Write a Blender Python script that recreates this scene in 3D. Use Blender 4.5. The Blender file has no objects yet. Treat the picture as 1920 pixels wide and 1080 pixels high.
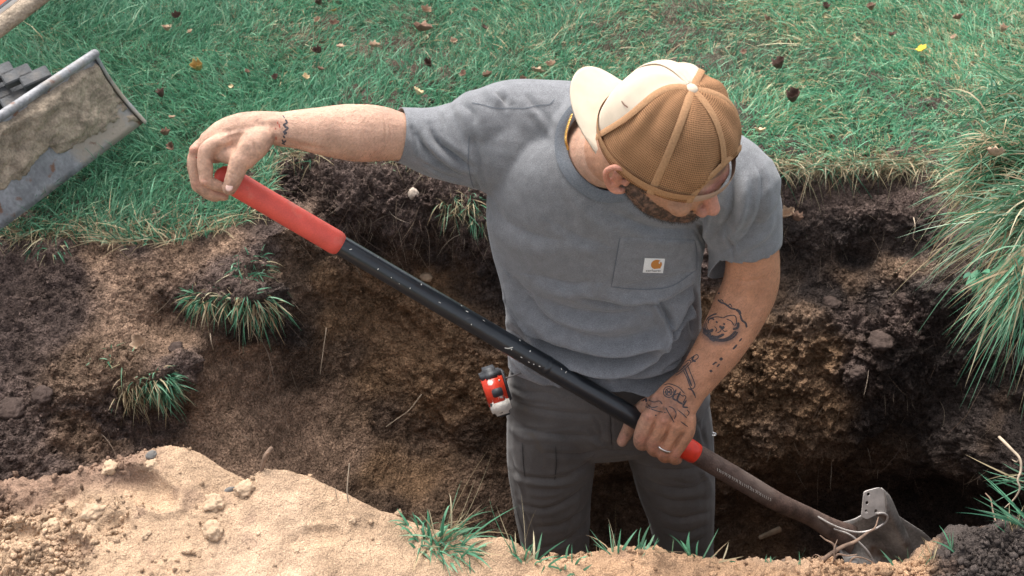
import bpy, bmesh, math, random
import numpy as np
from mathutils import Vector, Matrix
from mathutils.bvhtree import BVHTree
R = math.radians
random.seed(7)
rng = np.random.default_rng(11)
scene = bpy.context.scene
COL = scene.collection

# ------------------------------------------------------------------ camera, light, exposure
TH = R(38.0); FPX = 2400.0; CAMZ = 1.6
cam_data = bpy.data.cameras.new('camera'); cam = bpy.data.objects.new('camera', cam_data); COL.objects.link(cam)
cam.location = (0, 0, CAMZ); cam.rotation_euler = (R(90) - TH, 0, 0)
cam_data.sensor_width = 36; cam_data.lens = 45; cam_data.clip_start = 0.05; cam_data.clip_end = 500
cam_data.dof.use_dof = True; cam_data.dof.focus_distance = 2.2; cam_data.dof.aperture_fstop = 9
scene.camera = cam
world = bpy.data.worlds.new('World'); scene.world = world; world.use_nodes = True
wn = world.node_tree.nodes; wl = world.node_tree.links
sky = wn.new('ShaderNodeTexSky'); sky.sky_type = 'NISHITA'; sky.sun_disc = False
SUN_EL, SUN_AZ = R(62), R(-28)           # azimuth from +Y (behind the man), negative = to the left
sky.sun_elevation = SUN_EL; sky.sun_rotation = SUN_AZ; sky.dust_density = 3.0; sky.air_density = 0.7
hs = wn.new('ShaderNodeHueSaturation'); hs.inputs['Saturation'].default_value = 0.3
wl.new(sky.outputs[0], hs.inputs['Color']); wl.new(hs.outputs[0], wn['Background'].inputs[0])
wn['Background'].inputs[1].default_value = 0.138
sun_d = bpy.data.lights.new('sun', 'SUN'); sun_d.energy = 1.5; sun_d.angle = R(36); sun_d.color = (1, 0.95, 0.88)
sun = bpy.data.objects.new('sun', sun_d); COL.objects.link(sun); sun.location = (-2, 4, 6)
sd = Vector((math.sin(SUN_AZ) * math.cos(SUN_EL), math.cos(SUN_AZ) * math.cos(SUN_EL), math.sin(SUN_EL)))
sun.rotation_euler = sd.to_track_quat('Z', 'Y').to_euler()
scene.view_settings.view_transform = 'Standard'; scene.view_settings.look = 'None'
scene.view_settings.gamma = 1.0; scene.view_settings.use_curve_mapping = False
scene.view_settings.exposure = 1.5

# ------------------------------------------------------------------ geometry of the view: measured points of the place
CX = np.array([1., 0, 0]); CU = np.array([0, math.sin(TH), math.cos(TH)]); CF = np.array([0, math.cos(TH), -math.sin(TH)])
CO = np.array([0, 0, CAMZ])
def P(px, py, d):                      # the place seen at a photo point, at depth d
    return CO + CF * d + CX * ((px - 960) / FPX * d) + CU * ((540 - py) / FPX * d)
def Pz(px, py, z=0.0):                 # the same at height z
    r = CF + CX * ((px - 960) / FPX) + CU * ((540 - py) / FPX)
    return CO + r * ((z - CAMZ) / r[2])
def proj(V):
    q = np.asarray(V) - CO; d = q @ CF
    return 960 + FPX * (q @ CX) / d, 540 - FPX * (q @ CU) / d, d
def camdir(x, y, z):                   # right, up, towards the camera
    v = CX * x + CU * y - CF * z
    return v / np.linalg.norm(v)
def nrm(v):
    return v / (np.linalg.norm(v, axis=-1, keepdims=True) + 1e-12)

# ------------------------------------------------------------------ noise
def _h(ix, iy, iz, s=0):
    n = (ix * 374761393 + iy * 668265263 + iz * 2147483647 * 3 + s * 1274126177) & 0xFFFFFFFF
    n = ((n ^ (n >> 13)) * 1274126177) & 0xFFFFFFFF
    n = ((n ^ (n >> 16)) * 2246822519) & 0xFFFFFFFF
    return ((n ^ (n >> 15)) & 0xFFFFFF) / float(0xFFFFFF)
def vnoise(Q, seed=0):
    i = np.floor(Q).astype(np.int64); f = Q - i; f = f * f * (3 - 2 * f); o = 0
    for dx in (0, 1):
        wx = f[:, 0] if dx else 1 - f[:, 0]
        for dy in (0, 1):
            wy = f[:, 1] if dy else 1 - f[:, 1]
            for dz in (0, 1):
                wz = f[:, 2] if dz else 1 - f[:, 2]
                o = o + wx * wy * wz * _h(i[:, 0] + dx, i[:, 1] + dy, i[:, 2] + dz, seed)
    return o * 2 - 1
def fbm(Q, freq, octs=4, gain=0.5, seed=0):
    o = 0; a = 1; t = 0
    for k in range(octs):
        o = o + a * vnoise(Q * freq + 17.3 * k, seed + k); t += a; a *= gain; freq *= 2.03
    return o / t
def worley(Q, freq, seed=0):
    Q = Q * freq; i = np.floor(Q).astype(np.int64); best = np.full(len(Q), 9.0)
    for dx in (-1, 0, 1):
        for dy in (-1, 0, 1):
            for dz in (-1, 0, 1):
                j0, j1, j2 = i[:, 0] + dx, i[:, 1] + dy, i[:, 2] + dz
                d = (j0 + _h(j0, j1, j2, seed + 1) - Q[:, 0]) ** 2 + (j1 + _h(j0, j1, j2, seed + 2) - Q[:, 1]) ** 2 + (j2 + _h(j0, j1, j2, seed + 3) - Q[:, 2]) ** 2
                best = np.minimum(best, d)
    return np.sqrt(best)

# ------------------------------------------------------------------ mesh helpers
def new_mesh(name, V, F, smooth=True):
    me = bpy.data.meshes.new(name)
    V = np.asarray(V, dtype=np.float32)
    if isinstance(F, np.ndarray):
        n, k = F.shape
        me.vertices.add(len(V)); me.vertices.foreach_set('co', V.ravel())
        me.loops.add(n * k); me.loops.foreach_set('vertex_index', F.astype(np.int32).ravel())
        me.polygons.add(n); me.polygons.foreach_set('loop_start', np.arange(0, n * k, k, dtype=np.int32))
        me.update(calc_edges=True); me.validate()
    else:
        me.from_pydata([tuple(map(float, v)) for v in V], [], F); me.update()
    if smooth: me.polygons.foreach_set('use_smooth', np.ones(len(me.polygons), dtype=bool))
    return me
def setcol(me, C, name='Col'):
    a = me.color_attributes.new(name, 'FLOAT_COLOR', 'POINT')
    C = np.asarray(C, dtype=np.float32)
    if C.shape[1] == 3: C = np.hstack([C, np.ones((len(C), 1), np.float32)])
    a.data.foreach_set('color', C.ravel())
def verts(me):
    a = np.empty(len(me.vertices) * 3, np.float32); me.vertices.foreach_get('co', a); return a.reshape(-1, 3).astype(float)
def vnorm(me):
    a = np.empty(len(me.vertices) * 3, np.float32); me.vertices.foreach_get('normal', a); return a.reshape(-1, 3).astype(float)
def setverts(me, V):
    me.vertices.foreach_set('co', np.asarray(V, np.float32).ravel()); me.update()
def link(name, me, mat=None, parent=None, **kw):
    o = bpy.data.objects.new(name, me); COL.objects.link(o)
    if mat is not None:
        me.materials.clear(); me.materials.append(mat)
    if parent is not None:
        o.parent = parent; o.matrix_parent_inverse = Matrix.Translation(parent.location).inverted()
    for k, v in kw.items():
        if v is not None: o[k] = v
    return o
def tag(o, label, category=None, group=None, kind=None):
    if label: o['label'] = label
    if category: o['category'] = category
    if group: o['group'] = group
    if kind: o['kind'] = kind
    return o
def empty(name, loc, label, category, group=None):
    o = bpy.data.objects.new(name, None); COL.objects.link(o); o.location = tuple(map(float, loc)); o.empty_display_size = .05
    return tag(o, label, category, group)
class MB:                               # a collector of shapes
    def __init__(s): s.V = []; s.F = []; s.C = []
    def add(s, V, F, col=None):
        b = len(s.V); s.V += [tuple(map(float, v)) for v in V]; s.F += [tuple(int(i) + b for i in f) for f in F]
        s.C += [col or (1, 1, 1)] * len(V)
        return s
    def mesh(s, name='mesh', smooth=True, col=False):
        me = new_mesh(name, np.array(s.V), s.F, smooth)
        if col: setcol(me, np.array(s.C))
        return me
def crom(pts, vals, n):                 # Catmull-Rom resampling of points and attached values
    A = np.hstack([np.asarray(pts, float), np.asarray(vals, float).reshape(len(pts), -1)])
    A2 = np.vstack([2 * A[0] - A[1], A, 2 * A[-1] - A[-2]]); out = []
    for i in range(len(A) - 1):
        p0, p1, p2, p3 = A2[i:i + 4]
        for t in np.linspace(0, 1, n, endpoint=False):
            out.append(.5 * ((2 * p1) + (-p0 + p2) * t + (2 * p0 - 5 * p1 + 4 * p2 - p3) * t * t + (-p0 + 3 * p1 - 3 * p2 + p3) * t ** 3))
    out.append(A[-1]); out = np.array(out)
    return out[:, :3], out[:, 3:]
def sweep(pts, rad, ref=None, n=24, sub=8, caps=True, sq=2.0):
    rad = np.asarray(rad, float)
    if rad.ndim == 1: rad = np.stack([rad, rad], 1)
    C, Rr = crom(pts, rad, sub) if len(pts) > 1 else (np.array(pts), rad)
    T = nrm(np.gradient(C, axis=0))
    if ref is None:
        ref = np.array([0, 0, 1.]) if abs(T[0][2]) < .8 else np.array([1., 0, 0])
    rings = []
    a = nrm(ref - T[0] * (ref @ T[0]))
    frames = []
    for t in T:
        a = nrm(a - t * (a @ t)); frames.append((a, np.cross(t, a)))
    ph = np.linspace(0, 2 * np.pi, n, endpoint=False)
    cs = np.sign(np.cos(ph)) * np.abs(np.cos(ph)) ** (2 / sq); sn = np.sign(np.sin(ph)) * np.abs(np.sin(ph)) ** (2 / sq)
    def ring(c, a, b, ra, rb): return c + np.outer(cs * ra, a) + np.outer(sn * rb, b)
    if caps:
        for k in (0.15, .5, .8):
            w = math.cos(math.pi / 2 * (1 - k)); h = math.sin(math.pi / 2 * (1 - k))
            rings.append(ring(C[0] - T[0] * min(Rr[0]) * h, *frames[0], Rr[0][0] * w, Rr[0][1] * w))
    for c, (fa, fb), r in zip(C, frames, Rr): rings.append(ring(c, fa, fb, r[0], r[1]))
    if caps:
        for k in (0.8, .5, .15):
            w = math.cos(math.pi / 2 * (1 - k)); h = math.sin(math.pi / 2 * (1 - k))
            rings.append(ring(C[-1] + T[-1] * min(Rr[-1]) * h, *frames[-1], Rr[-1][0] * w, Rr[-1][1] * w))
    V = np.vstack(rings); F = []
    m = len(rings)
    for i in range(m - 1):
        for j in range(n):
            k = (j + 1) % n
            F.append((i * n + j, i * n + k, (i + 1) * n + k, (i + 1) * n + j))
    if caps:
        F.append(tuple(range(n - 1, -1, -1))); F.append(tuple(range((m - 1) * n, m * n)))
    return V, F
def ellipsoid(c, ax, r, n=20, m=14):
    ax = np.array(ax); V = []; F = []
    for i in range(m + 1):
        t = math.pi * i / m
        for j in range(n):
            p = 2 * math.pi * j / n
            V.append(c + ax[0] * r[0] * math.sin(t) * math.cos(p) + ax[1] * r[1] * math.sin(t) * math.sin(p) + ax[2] * r[2] * math.cos(t))
    for i in range(m):
        for j in range(n):
            k = (j + 1) % n; F.append((i * n + j, (i + 1) * n + j, (i + 1) * n + k, i * n + k))
    return V, F
def box(c, ax, h, bev=0):
    V = []; ax = np.array(ax)
    for sx in (-1, 1):
        for sy in (-1, 1):
            for sz in (-1, 1): V.append(np.asarray(c) + ax[0] * h[0] * sx + ax[1] * h[1] * sy + ax[2] * h[2] * sz)
    return V, [(0, 1, 3, 2), (4, 6, 7, 5), (0, 4, 5, 1), (2, 3, 7, 6), (0, 2, 6, 4), (1, 5, 7, 3)]
def bevel(me, w, seg=2):
    fl = not me.polygons[0].use_smooth
    bm = bmesh.new(); bm.from_mesh(me); bmesh.ops.remove_doubles(bm, verts=bm.verts, dist=1e-6)
    bmesh.ops.recalc_face_normals(bm, faces=bm.faces)
    es = [e for e in bm.edges if len(e.link_faces) == 2 and e.calc_face_angle(0) > R(30)]
    bmesh.ops.bevel(bm, geom=es, offset=w, segments=seg, affect='EDGES', clamp_overlap=True)
    bm.to_mesh(me); bm.free(); me.update()
    if fl: me.polygons.foreach_set('use_smooth', np.zeros(len(me.polygons), dtype=bool))
    return me
def remesh(parts, voxel, iters, fac=0.5, decim=None):
    mb = MB()
    for V, F in parts: mb.add(V, F)
    me = mb.mesh('tmp'); bm = bmesh.new(); bm.from_mesh(me); bmesh.ops.recalc_face_normals(bm, faces=bm.faces); bm.to_mesh(me); bm.free()
    o = bpy.data.objects.new('tmp', me); COL.objects.link(o)
    m = o.modifiers.new('r', 'REMESH'); m.mode = 'VOXEL'; m.voxel_size = voxel; m.adaptivity = 0
    s = o.modifiers.new('s', 'SMOOTH'); s.iterations = iters; s.factor = fac
    dg = bpy.context.evaluated_depsgraph_get(); ev = o.evaluated_get(dg)
    out = bpy.data.meshes.new_from_object(ev, depsgraph=dg)
    bpy.data.objects.remove(o); bpy.data.meshes.remove(me)
    out.polygons.foreach_set('use_smooth', np.ones(len(out.polygons), dtype=bool)); out.update()
    return out
def bisect(me, co, no, keep=None):
    """cut away what lies on the +no side of the plane, only near the given sphere (c, r)"""
    bm = bmesh.new(); bm.from_mesh(me)
    co = Vector(co); no = Vector(no)
    if keep is None: vs = set(bm.verts)
    else:
        c = Vector(keep[0]); vs = {v for v in bm.verts if (v.co - c).length < keep[1]}
    fs = [f for f in bm.faces if all(v in vs for v in f.verts)]
    es = {e for f in fs for e in f.edges}; vv = {v for f in fs for v in f.verts}
    bmesh.ops.bisect_plane(bm, geom=list(vv) + list(es) + fs, plane_co=co, plane_no=no, clear_outer=True)
    bm.to_mesh(me); bm.free(); me.update()
def fold(V, N, items, gain=1.0, lowgain=1.0):
    """push cloth in and out along drawn creases: (points, half width px, height m, profile)"""
    px, py, d = proj(V); uv = np.stack([px, py], 1)
    vd = nrm(CO - V); face = np.clip((N * vd).sum(1) * 2.2 + .1, 0, 1)
    disp = np.zeros(len(V))
    for pts, w, amp, kind in items:
        amp = amp * (lowgain if np.mean([p_[1] for p_ in pts]) > 500 else 1)
        pts2, _ = crom([(a, b, 0) for a, b in pts], [0] * len(pts), 6); q = pts2[:, :2]
        seg = np.diff(q, axis=0); L = np.linalg.norm(seg, axis=1); cum = np.concatenate([[0], np.cumsum(L)]); tot = cum[-1]
        lo = q.min(0) - 3 * w; hi = q.max(0) + 3 * w
        idx = np.where((uv[:, 0] > lo[0]) & (uv[:, 0] < hi[0]) & (uv[:, 1] > lo[1]) & (uv[:, 1] < hi[1]))[0]
        if not len(idx): continue
        u = uv[idx]; bd = np.full(len(idx), 1e9); bs = np.zeros(len(idx)); bt = np.zeros(len(idx))
        for i in range(len(seg)):
            r = u - q[i]; t = np.clip((r @ seg[i]) / (L[i] ** 2 + 1e-9), 0, 1); c = r - t[:, None] * seg[i]
            dd = np.hypot(c[:, 0], c[:, 1]); sg = np.sign(seg[i][0] * r[:, 1] - seg[i][1] * r[:, 0])
            m = dd < bd; bd[m] = dd[m]; bs[m] = (sg * dd)[m]; bt[m] = ((cum[i] + t * L[i]) / tot)[m]
        tap = np.sin(np.pi * np.clip(bt, 0.02, .98)) ** .6
        if kind == 's': f = .9 * np.exp(-((bs - w * .7) / w) ** 2) - np.exp(-(np.abs(bs + w * .35) / (w * .6)) ** 1.4)
        elif kind == 'v': f = -np.exp(-(np.abs(bs) / (w * .62)) ** 1.35) + .5 * np.exp(-((np.abs(bs) - 1.5 * w) / w) ** 2)
        else: f = np.exp(-(bs / w) ** 2) - .35 * np.exp(-((np.abs(bs) - 1.6 * w) / w) ** 2)
        disp[idx] += amp * f * tap
    return V + N * (disp * face * gain)[:, None]
def bvh_of(me):
    return BVHTree.FromPolygons([v.co.copy() for v in me.vertices], [tuple(p.vertices) for p in me.polygons])
def decal(bvhs, polys, width, lift=.0006, closed=False):
    """thin strips lying on a surface along drawn lines"""
    mb = MB(); o = Vector(CO)
    for poly in polys:
        pts = poly[0] if isinstance(poly, tuple) and isinstance(poly[0], list) else poly
        w = poly[1] if isinstance(poly, tuple) and isinstance(poly[0], list) else width
        if len(pts) < 2: continue
        c, _ = crom([(a, b, 0) for a, b in pts], [0] * len(pts), 5)
        H = []
        for x, y, _z in c:
            dv = Vector(P(x, y, 1.0)) - o; best = None
            for b in bvhs:
                h = b.ray_cast(o, dv.normalized())
                if h[0] is not None and (best is None or h[3] < best[3]): best = h
            if best: H.append((np.array(best[0]), np.array(best[1] if best[1].dot(dv) < 0 else -best[1])))
        if len(H) < 2: continue
        Pn = np.array([h[0] for h in H]); Nn = np.array([h[1] for h in H])
        jump = np.linalg.norm(np.diff(Pn, axis=0), axis=1)
        if jump.max() > .03: continue
        T = nrm(np.gradient(Pn, axis=0)); B = nrm(np.cross(T, Nn)); k = len(H)
        tw = np.ones(k); tw[0] = tw[-1] = .4
        base = Pn + Nn * lift
        Vv = np.vstack([base + B * (w / 2 * tw)[:, None], base - B * (w / 2 * tw)[:, None]])
        mb.add(Vv, [(i, i + 1, k + i + 1, k + i) for i in range(k - 1)])
    return mb

def link_decals(name, bvhs, polys, width, lift, m, parent):
    for p_ in polys:
        mb = decal(bvhs, [p_], width, lift)
        if mb.V: link(name, mb.mesh(), m, parent)

# ------------------------------------------------------------------ materials
def mat(name, color=(.5, .5, .5), rough=.6, metal=0, attr=False, noise=None, bump=None, spec=.5, sss=0, sheen=0, coat=0, spots=None):
    m = bpy.data.materials.new(name); m.use_nodes = True; nt = m.node_tree; n = nt.nodes; l = nt.links
    b = n['Principled BSDF']; b.inputs['Roughness'].default_value = rough; b.inputs['Metallic'].default_value = metal
    b.inputs['Specular IOR Level'].default_value = spec
    if sss:
        b.inputs['Subsurface Weight'].default_value = sss; b.inputs['Subsurface Radius'].default_value = (1, .35, .2); b.inputs['Subsurface Scale'].default_value = .008
    if sheen: b.inputs['Sheen Weight'].default_value = sheen; b.inputs['Sheen Roughness'].default_value = .5
    if coat: b.inputs['Coat Weight'].default_value = coat; b.inputs['Coat Roughness'].default_value = .2
    tc = n.new('ShaderNodeTexCoord')
    if attr:
        a = n.new('ShaderNodeAttribute'); a.attribute_name = 'Col'; src = a.outputs['Color']
    else:
        r = n.new('ShaderNodeRGB'); r.outputs[0].default_value = (*color, 1); src = r.outputs[0]
    for (sc, det, lo, hi, stretch) in (noise or []):
        mp = n.new('ShaderNodeMapping'); mp.inputs['Scale'].default_value = stretch; l.new(tc.outputs['Object'], mp.inputs[0])
        t = n.new('ShaderNodeTexNoise'); t.inputs['Scale'].default_value = sc; t.inputs['Detail'].default_value = det
        l.new(mp.outputs[0], t.inputs['Vector'])
        mr = n.new('ShaderNodeMapRange'); mr.inputs[1].default_value = .3; mr.inputs[2].default_value = .7; mr.inputs[3].default_value = lo; mr.inputs[4].default_value = hi
        l.new(t.outputs[0], mr.inputs[0])
        mx = n.new('ShaderNodeVectorMath'); mx.operation = 'SCALE'; l.new(src, mx.inputs[0]); l.new(mr.outputs[0], mx.inputs['Scale']); src = mx.outputs[0]
    for (sc, thr, colr, soft, stretch) in (spots or []):
        mp = n.new('ShaderNodeMapping'); mp.inputs['Scale'].default_value = stretch; l.new(tc.outputs['Object'], mp.inputs[0])
        t = n.new('ShaderNodeTexNoise'); t.inputs['Scale'].default_value = sc; t.inputs['Detail'].default_value = 5; l.new(mp.outputs[0], t.inputs['Vector'])
        mr = n.new('ShaderNodeMapRange'); mr.inputs[1].default_value = thr; mr.inputs[2].default_value = thr + soft; l.new(t.outputs[0], mr.inputs[0])
        mx = n.new('ShaderNodeMix'); mx.data_type = 'RGBA'; l.new(mr.outputs[0], mx.inputs[0]); l.new(src, mx.inputs[6]); mx.inputs[7].default_value = (*colr, 1); src = mx.outputs[2]
    l.new(src, b.inputs['Base Color'])
    prev = None
    for (sc, det, dist, stretch, kind) in (bump or []):
        mp = n.new('ShaderNodeMapping'); mp.inputs['Scale'].default_value = stretch; l.new(tc.outputs['Object'], mp.inputs[0])
        if kind == 'v': t = n.new('ShaderNodeTexVoronoi'); t.inputs['Scale'].default_value = sc; o = t.outputs['Distance']
        else: t = n.new('ShaderNodeTexNoise'); t.inputs['Scale'].default_value = sc; t.inputs['Detail'].default_value = det; o = t.outputs[0]
        l.new(mp.outputs[0], t.inputs['Vector'])
        bp = n.new('ShaderNodeBump'); bp.inputs['Distance'].default_value = dist; bp.inputs['Strength'].default_value = 1
        l.new(o, bp.inputs['Height'])
        if prev: l.new(prev.outputs[0], bp.inputs['Normal'])
        prev = bp
    if prev: l.new(prev.outputs[0], b.inputs['Normal'])
    return m
ONE = (1, 1, 1)
M = {}
M['soil'] = mat('soil', rough=.95, spec=.15, attr=True, noise=[(45, 8, .64, 1.4, ONE), (260, 4, .5, 1.55, ONE)], bump=[(70, 9, .013, ONE, 'n'), (150, 2, .009, ONE, 'v'), (320, 5, .005, ONE, 'n')])
M['sand'] = mat('sand', rough=.95, spec=.15, attr=True, noise=[(25, 7, .78, 1.22, ONE), (450, 3, .66, 1.34, ONE)], bump=[(110, 9, .006, ONE, 'n'), (420, 4, .0026, ONE, 'n')])
M['grass'] = mat('grass', rough=.5, spec=.35, attr=True)
def add_translucent(m, w):
    nt = m.node_tree; b = nt.nodes['Principled BSDF']; src = b.inputs['Base Color'].links[0].from_socket
    t = nt.nodes.new('ShaderNodeBsdfTranslucent'); x = nt.nodes.new('ShaderNodeMixShader'); x.inputs[0].default_value = w
    nt.links.new(src, t.inputs[0]); nt.links.new(b.outputs[0], x.inputs[1]); nt.links.new(t.outputs[0], x.inputs[2])
    nt.links.new(x.outputs[0], nt.nodes['Material Output'].inputs[0])
add_translucent(M['grass'], .3)
M['skin'] = mat('skin', rough=.5, spec=.4, attr=True, sss=.12, noise=[(22, 5, .80, 1.16, ONE), (260, 4, .86, 1.12, ONE)], bump=[(420, 4, .0011, ONE, 'n'), (900, 2, .0006, ONE, 'v'), (70, 4, .0018, ONE, 'n')], spots=[(90, .78, (.30, .15, .09), .08, ONE)])
M['nail'] = mat('nail', (.62, .40, .33), rough=.3, sss=.1)
M['ink'] = mat('tattoo_ink', (.045, .038, .042), rough=.6, noise=[(300, 3, .6, 1.8, ONE)])
M['shirt'] = mat('heather_jersey', (.178, .181, .189), rough=.95, spec=.1, sheen=.25, noise=[(60, 3, .9, 1.1, ONE), (500, 2, .72, 1.32, (1, 1, 3.2))], bump=[(700, 2, .0008, (1, 1, 2), 'n')])
M['rib'] = mat('ribbed_collar', (.15, .165, .185), rough=.95, spec=.1, sheen=.2, noise=[(500, 2, .8, 1.2, ONE)], bump=[(700, 1, .001, ONE, 'n')])
M['stitch'] = mat('stitch', (.12, .13, .145), rough=.9, spec=.1)
M['trouser'] = mat('work_trousers', (.120, .114, .110), rough=.85, spec=.2, sheen=.15, noise=[(9, 4, .8, 1.2, ONE), (300, 2, .9, 1.1, ONE)], bump=[(800, 2, .0003, ONE, 'n')],
                   spots=[(14, .66, (.13, .11, .09), .12, ONE)])
# ------------------------------------------------------------------ the person
def pts(L): return [P(*q[:3]) for q in L]
person = empty('person', Pz(1170, 1290, -1.1), 'bearded man in grey t-shirt and charcoal trousers digging in the trench, backwards cap on', 'person')
# head frame
HC = P(1252, 264, 1.90)
hu = camdir(.20, .55, .81)
hf = camdir(.73, -.60, .23); hf = nrm(hf - hu * (hf @ hu)); hs_ = np.cross(hu, hf)     # hs_ = to his left
if hs_ @ CX < 0: hs_ = -hs_
def HL(f, s, u): return HC + hf * f + hs_ * s + hu * u         # head-local point; s<0 is the ear we see
skull = ellipsoid(HL(.001, 0, .0), (hf, hs_, hu), (.096, .077, .105))
parts = [skull,
         ellipsoid(HL(.030, 0, -.045), (hf, hs_, hu), (.064, .062, .065)),
         sweep([HL(-.01, -.05, -.055), HL(.033, -.042, -.080), HL(.066, 0, -.095), HL(.033, .042, -.080), HL(-.01, .05, -.055)], [.024, .022, .022, .022, .024]),
         ellipsoid(HL(.068, 0, -.096), (hf, hs_, hu), (.026, .026, .022)),
         sweep([HL(.086, 0, -.018), HL(.098, 0, -.04), HL(.109, 0, -.058)], [(.008, .009), (.0095, .010), (.0115, .012)]),
         ellipsoid(HL(.098, -.012, -.066), (hf, hs_, hu), (.011, .008, .009)), ellipsoid(HL(.098, .012, -.066), (hf, hs_, hu), (.011, .008, .009)),
         sweep([HL(.070, -.055, -.018), HL(.088, -.028, -.012), HL(.093, 0, -.018), HL(.088, .028, -.012), HL(.070, .055, -.018)], [.010, .011, .010, .011, .010]),
         ellipsoid(HL(.070, -.040, -.052), (hf, hs_, hu), (.020, .018, .018)), ellipsoid(HL(.070, .040, -.052), (hf, hs_, hu), (.020, .018, .018)),
         sweep([HL(.080, -.022, -.082), HL(.091, 0, -.080), HL(.080, .022, -.082)], [.006, .008, .006]),
         sweep([HL(.076, -.018, -.090), HL(.086, 0, -.089), HL(.076, .018, -.090)], [.006, .008, .006])]
for s in (-1, 1):       # ears
    e = lambda f, o, u: HL(-.012 + f, s * (.076 + o), -.036 + u)
    parts += [sweep([e(.012, .004, .022), e(.004, .014, .033), e(-.012, .022, .030), e(-.022, .023, .012), e(-.018, .018, -.010), e(-.006, .010, -.026), e(.006, .004, -.024)],
                    [.0042, .0048, .0050, .0052, .0048, .0062, .0050], n=12),
              sweep([e(.004, .004, .020), e(-.008, .010, .010), e(-.006, .006, -.012)], [.0075, .008, .007], n=12),
              sweep([e(.008, .002, .006), e(.006, .005, -.004)], [.005, .005], n=10)]
# neck, shoulders, arms, hands and the body under the clothes: one continuous figure
SR = (940, 248, 2.21); SL = (1392, 345, 2.15)
parts += [sweep([P(1118, 290, 2.20), P(1140, 285, 2.13), P(1178, 285, 2.03), P(1215, 290, 1.97)], [.078, .062, .058, .060]),
          sweep(pts([(970, 255, 2.24), (1060, 250, 2.23), (1150, 280, 2.21), (1270, 305, 2.19), (1370, 345, 2.18)]), [.058, .072, .082, .072, .055]),
          sweep(pts([(1140, 300, 2.24), (1125, 420, 2.32), (1130, 560, 2.44), (1138, 700, 2.56), (1140, 790, 2.65)]), [(.12, .07), (.14, .08), (.13, .08), (.13, .08), (.12, .08)], ref=CX),
          sweep(pts([(1050, 770, 2.64), (1035, 880, 2.76), (1045, 990, 2.86), (1058, 1150, 2.99), (1060, 1320, 3.13)]), [.065, .06, .045, .04, .035]),
          sweep(pts([(1235, 770, 2.66), (1262, 880, 2.80), (1280, 1000, 2.91), (1292, 1150, 3.02), (1300, 1320, 3.16)]), [.065, .06, .045, .04, .035])]
AR = camdir(.05, 1, 0)
parts += [sweep(pts([(960, 255, 2.23), (860, 262, 2.23), (765, 258, 2.21), (715, 251, 2.19), (665, 249, 2.17), (610, 246, 2.15), (560, 243, 2.14), (525, 243, 2.135)]),
                [(.052, .052), (.044, .044), (.0405, .0405), (.047, .043), (.0490, .044), (.042, .037), (.033, .029), (.0285, .024)], ref=AR),
          # right hand
          sweep(pts([(535, 242, 2.137), (505, 240, 2.13), (470, 248, 2.125), (430, 262, 2.13), (396, 276, 2.135)]), [(.028, .022), (.028, .021), (.035, .022), (.037, .021), (.028, .019)], ref=camdir(.35, 1, 0)),
          sweep(pts([(500, 252, 2.12), (478, 270, 2.107), (459, 296, 2.105)]), [.019, .0245, .020]),
          sweep(pts([(464, 280, 2.103), (449, 304, 2.103), (441, 327, 2.107), (430, 353, 2.112)]), [.018, .0165, .0150, .0122], n=18),
          sweep(pts([(398, 284, 2.125), (424, 288, 2.122), (448, 296, 2.118)]), [.014, .0165, .015]),
          sweep(pts([(422, 264, 2.115), (388, 283, 2.105), (386, 331, 2.112), (390, 340, 2.115), (410, 349, 2.125), (428, 355, 2.140)]), [.015, .0138, .0118, .0108, .0098, .0085], n=18),
          sweep(pts([(415, 262, 2.135), (371, 281, 2.135), (368, 334, 2.147), (374, 346, 2.15), (395, 362, 2.160), (420, 368, 2.172)]), [.014, .0128, .0110, .0108, .0098, .0086], n=18),
          sweep(pts([(415, 266, 2.155), (366, 292, 2.163), (369, 342, 2.177), (376, 353, 2.18), (400, 368, 2.187), (420, 362, 2.195)]), [.014, .0122, .0105, .0102, .0095, .0085], n=18),
          sweep(pts([(425, 272, 2.172), (372, 305, 2.188), (382, 345, 2.20), (388, 355, 2.20), (405, 366, 2.205), (420, 358, 2.21)]), [.013, .0112, .0095, .0092, .0085, .0075], n=18),
          # left arm and hand
          sweep(pts([(1360, 340, 2.17), (1396, 400, 2.20), (1410, 470, 2.25), (1408, 530, 2.29), (1388, 580, 2.31), (1356, 640, 2.335), (1318, 695, 2.355), (1284, 738, 2.37)]),
                [(.052, .052), (.050, .048), (.047, .047), (.051, .046), (.052, .044), (.0475, .040), (.041, .031), (.037, .026)], ref=camdir(1, .35, 0)),
          sweep(pts([(1290, 728, 2.37), (1270, 752, 2.372), (1256, 776, 2.377), (1250, 796, 2.385)]), [(.037, .026), (.042, .023), (.046, .022), (.040, .019)], ref=camdir(1, -.1, 0)),
          sweep(pts([(1236, 762, 2.365), (1217, 782, 2.375), (1201, 819, 2.398), (1203, 834, 2.425), (1214, 830, 2.455)]), [.014, .0155, .0138, .0118, .0095], n=18),
          sweep(pts([(1256, 768, 2.36), (1243, 790, 2.372), (1225, 831, 2.400), (1228, 846, 2.427), (1239, 842, 2.457)]), [.014, .0152, .0136, .0115, .0095], n=18),
          sweep(pts([(1276, 774, 2.362), (1268, 801, 2.376), (1244, 844, 2.402), (1247, 858, 2.428), (1257, 854, 2.457)]), [.014, .0145, .0128, .0108, .009], n=18),
          sweep(pts([(1292, 784, 2.372), (1288, 813, 2.384), (1265, 850, 2.404), (1264, 862, 2.428), (1272, 862, 2.452)]), [.014, .0135, .0115, .0098, .0082], n=18),
          sweep(pts([(1240, 752, 2.385), (1207, 765, 2.41), (1187, 786, 2.458), (1177, 808, 2.478), (1166, 828, 2.478)]), [.018, .016, .0135, .0128, .0105], n=18),
          ]
body = remesh(parts, .0025, 4, .5)
V = verts(body); N = vnorm(body)
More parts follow.
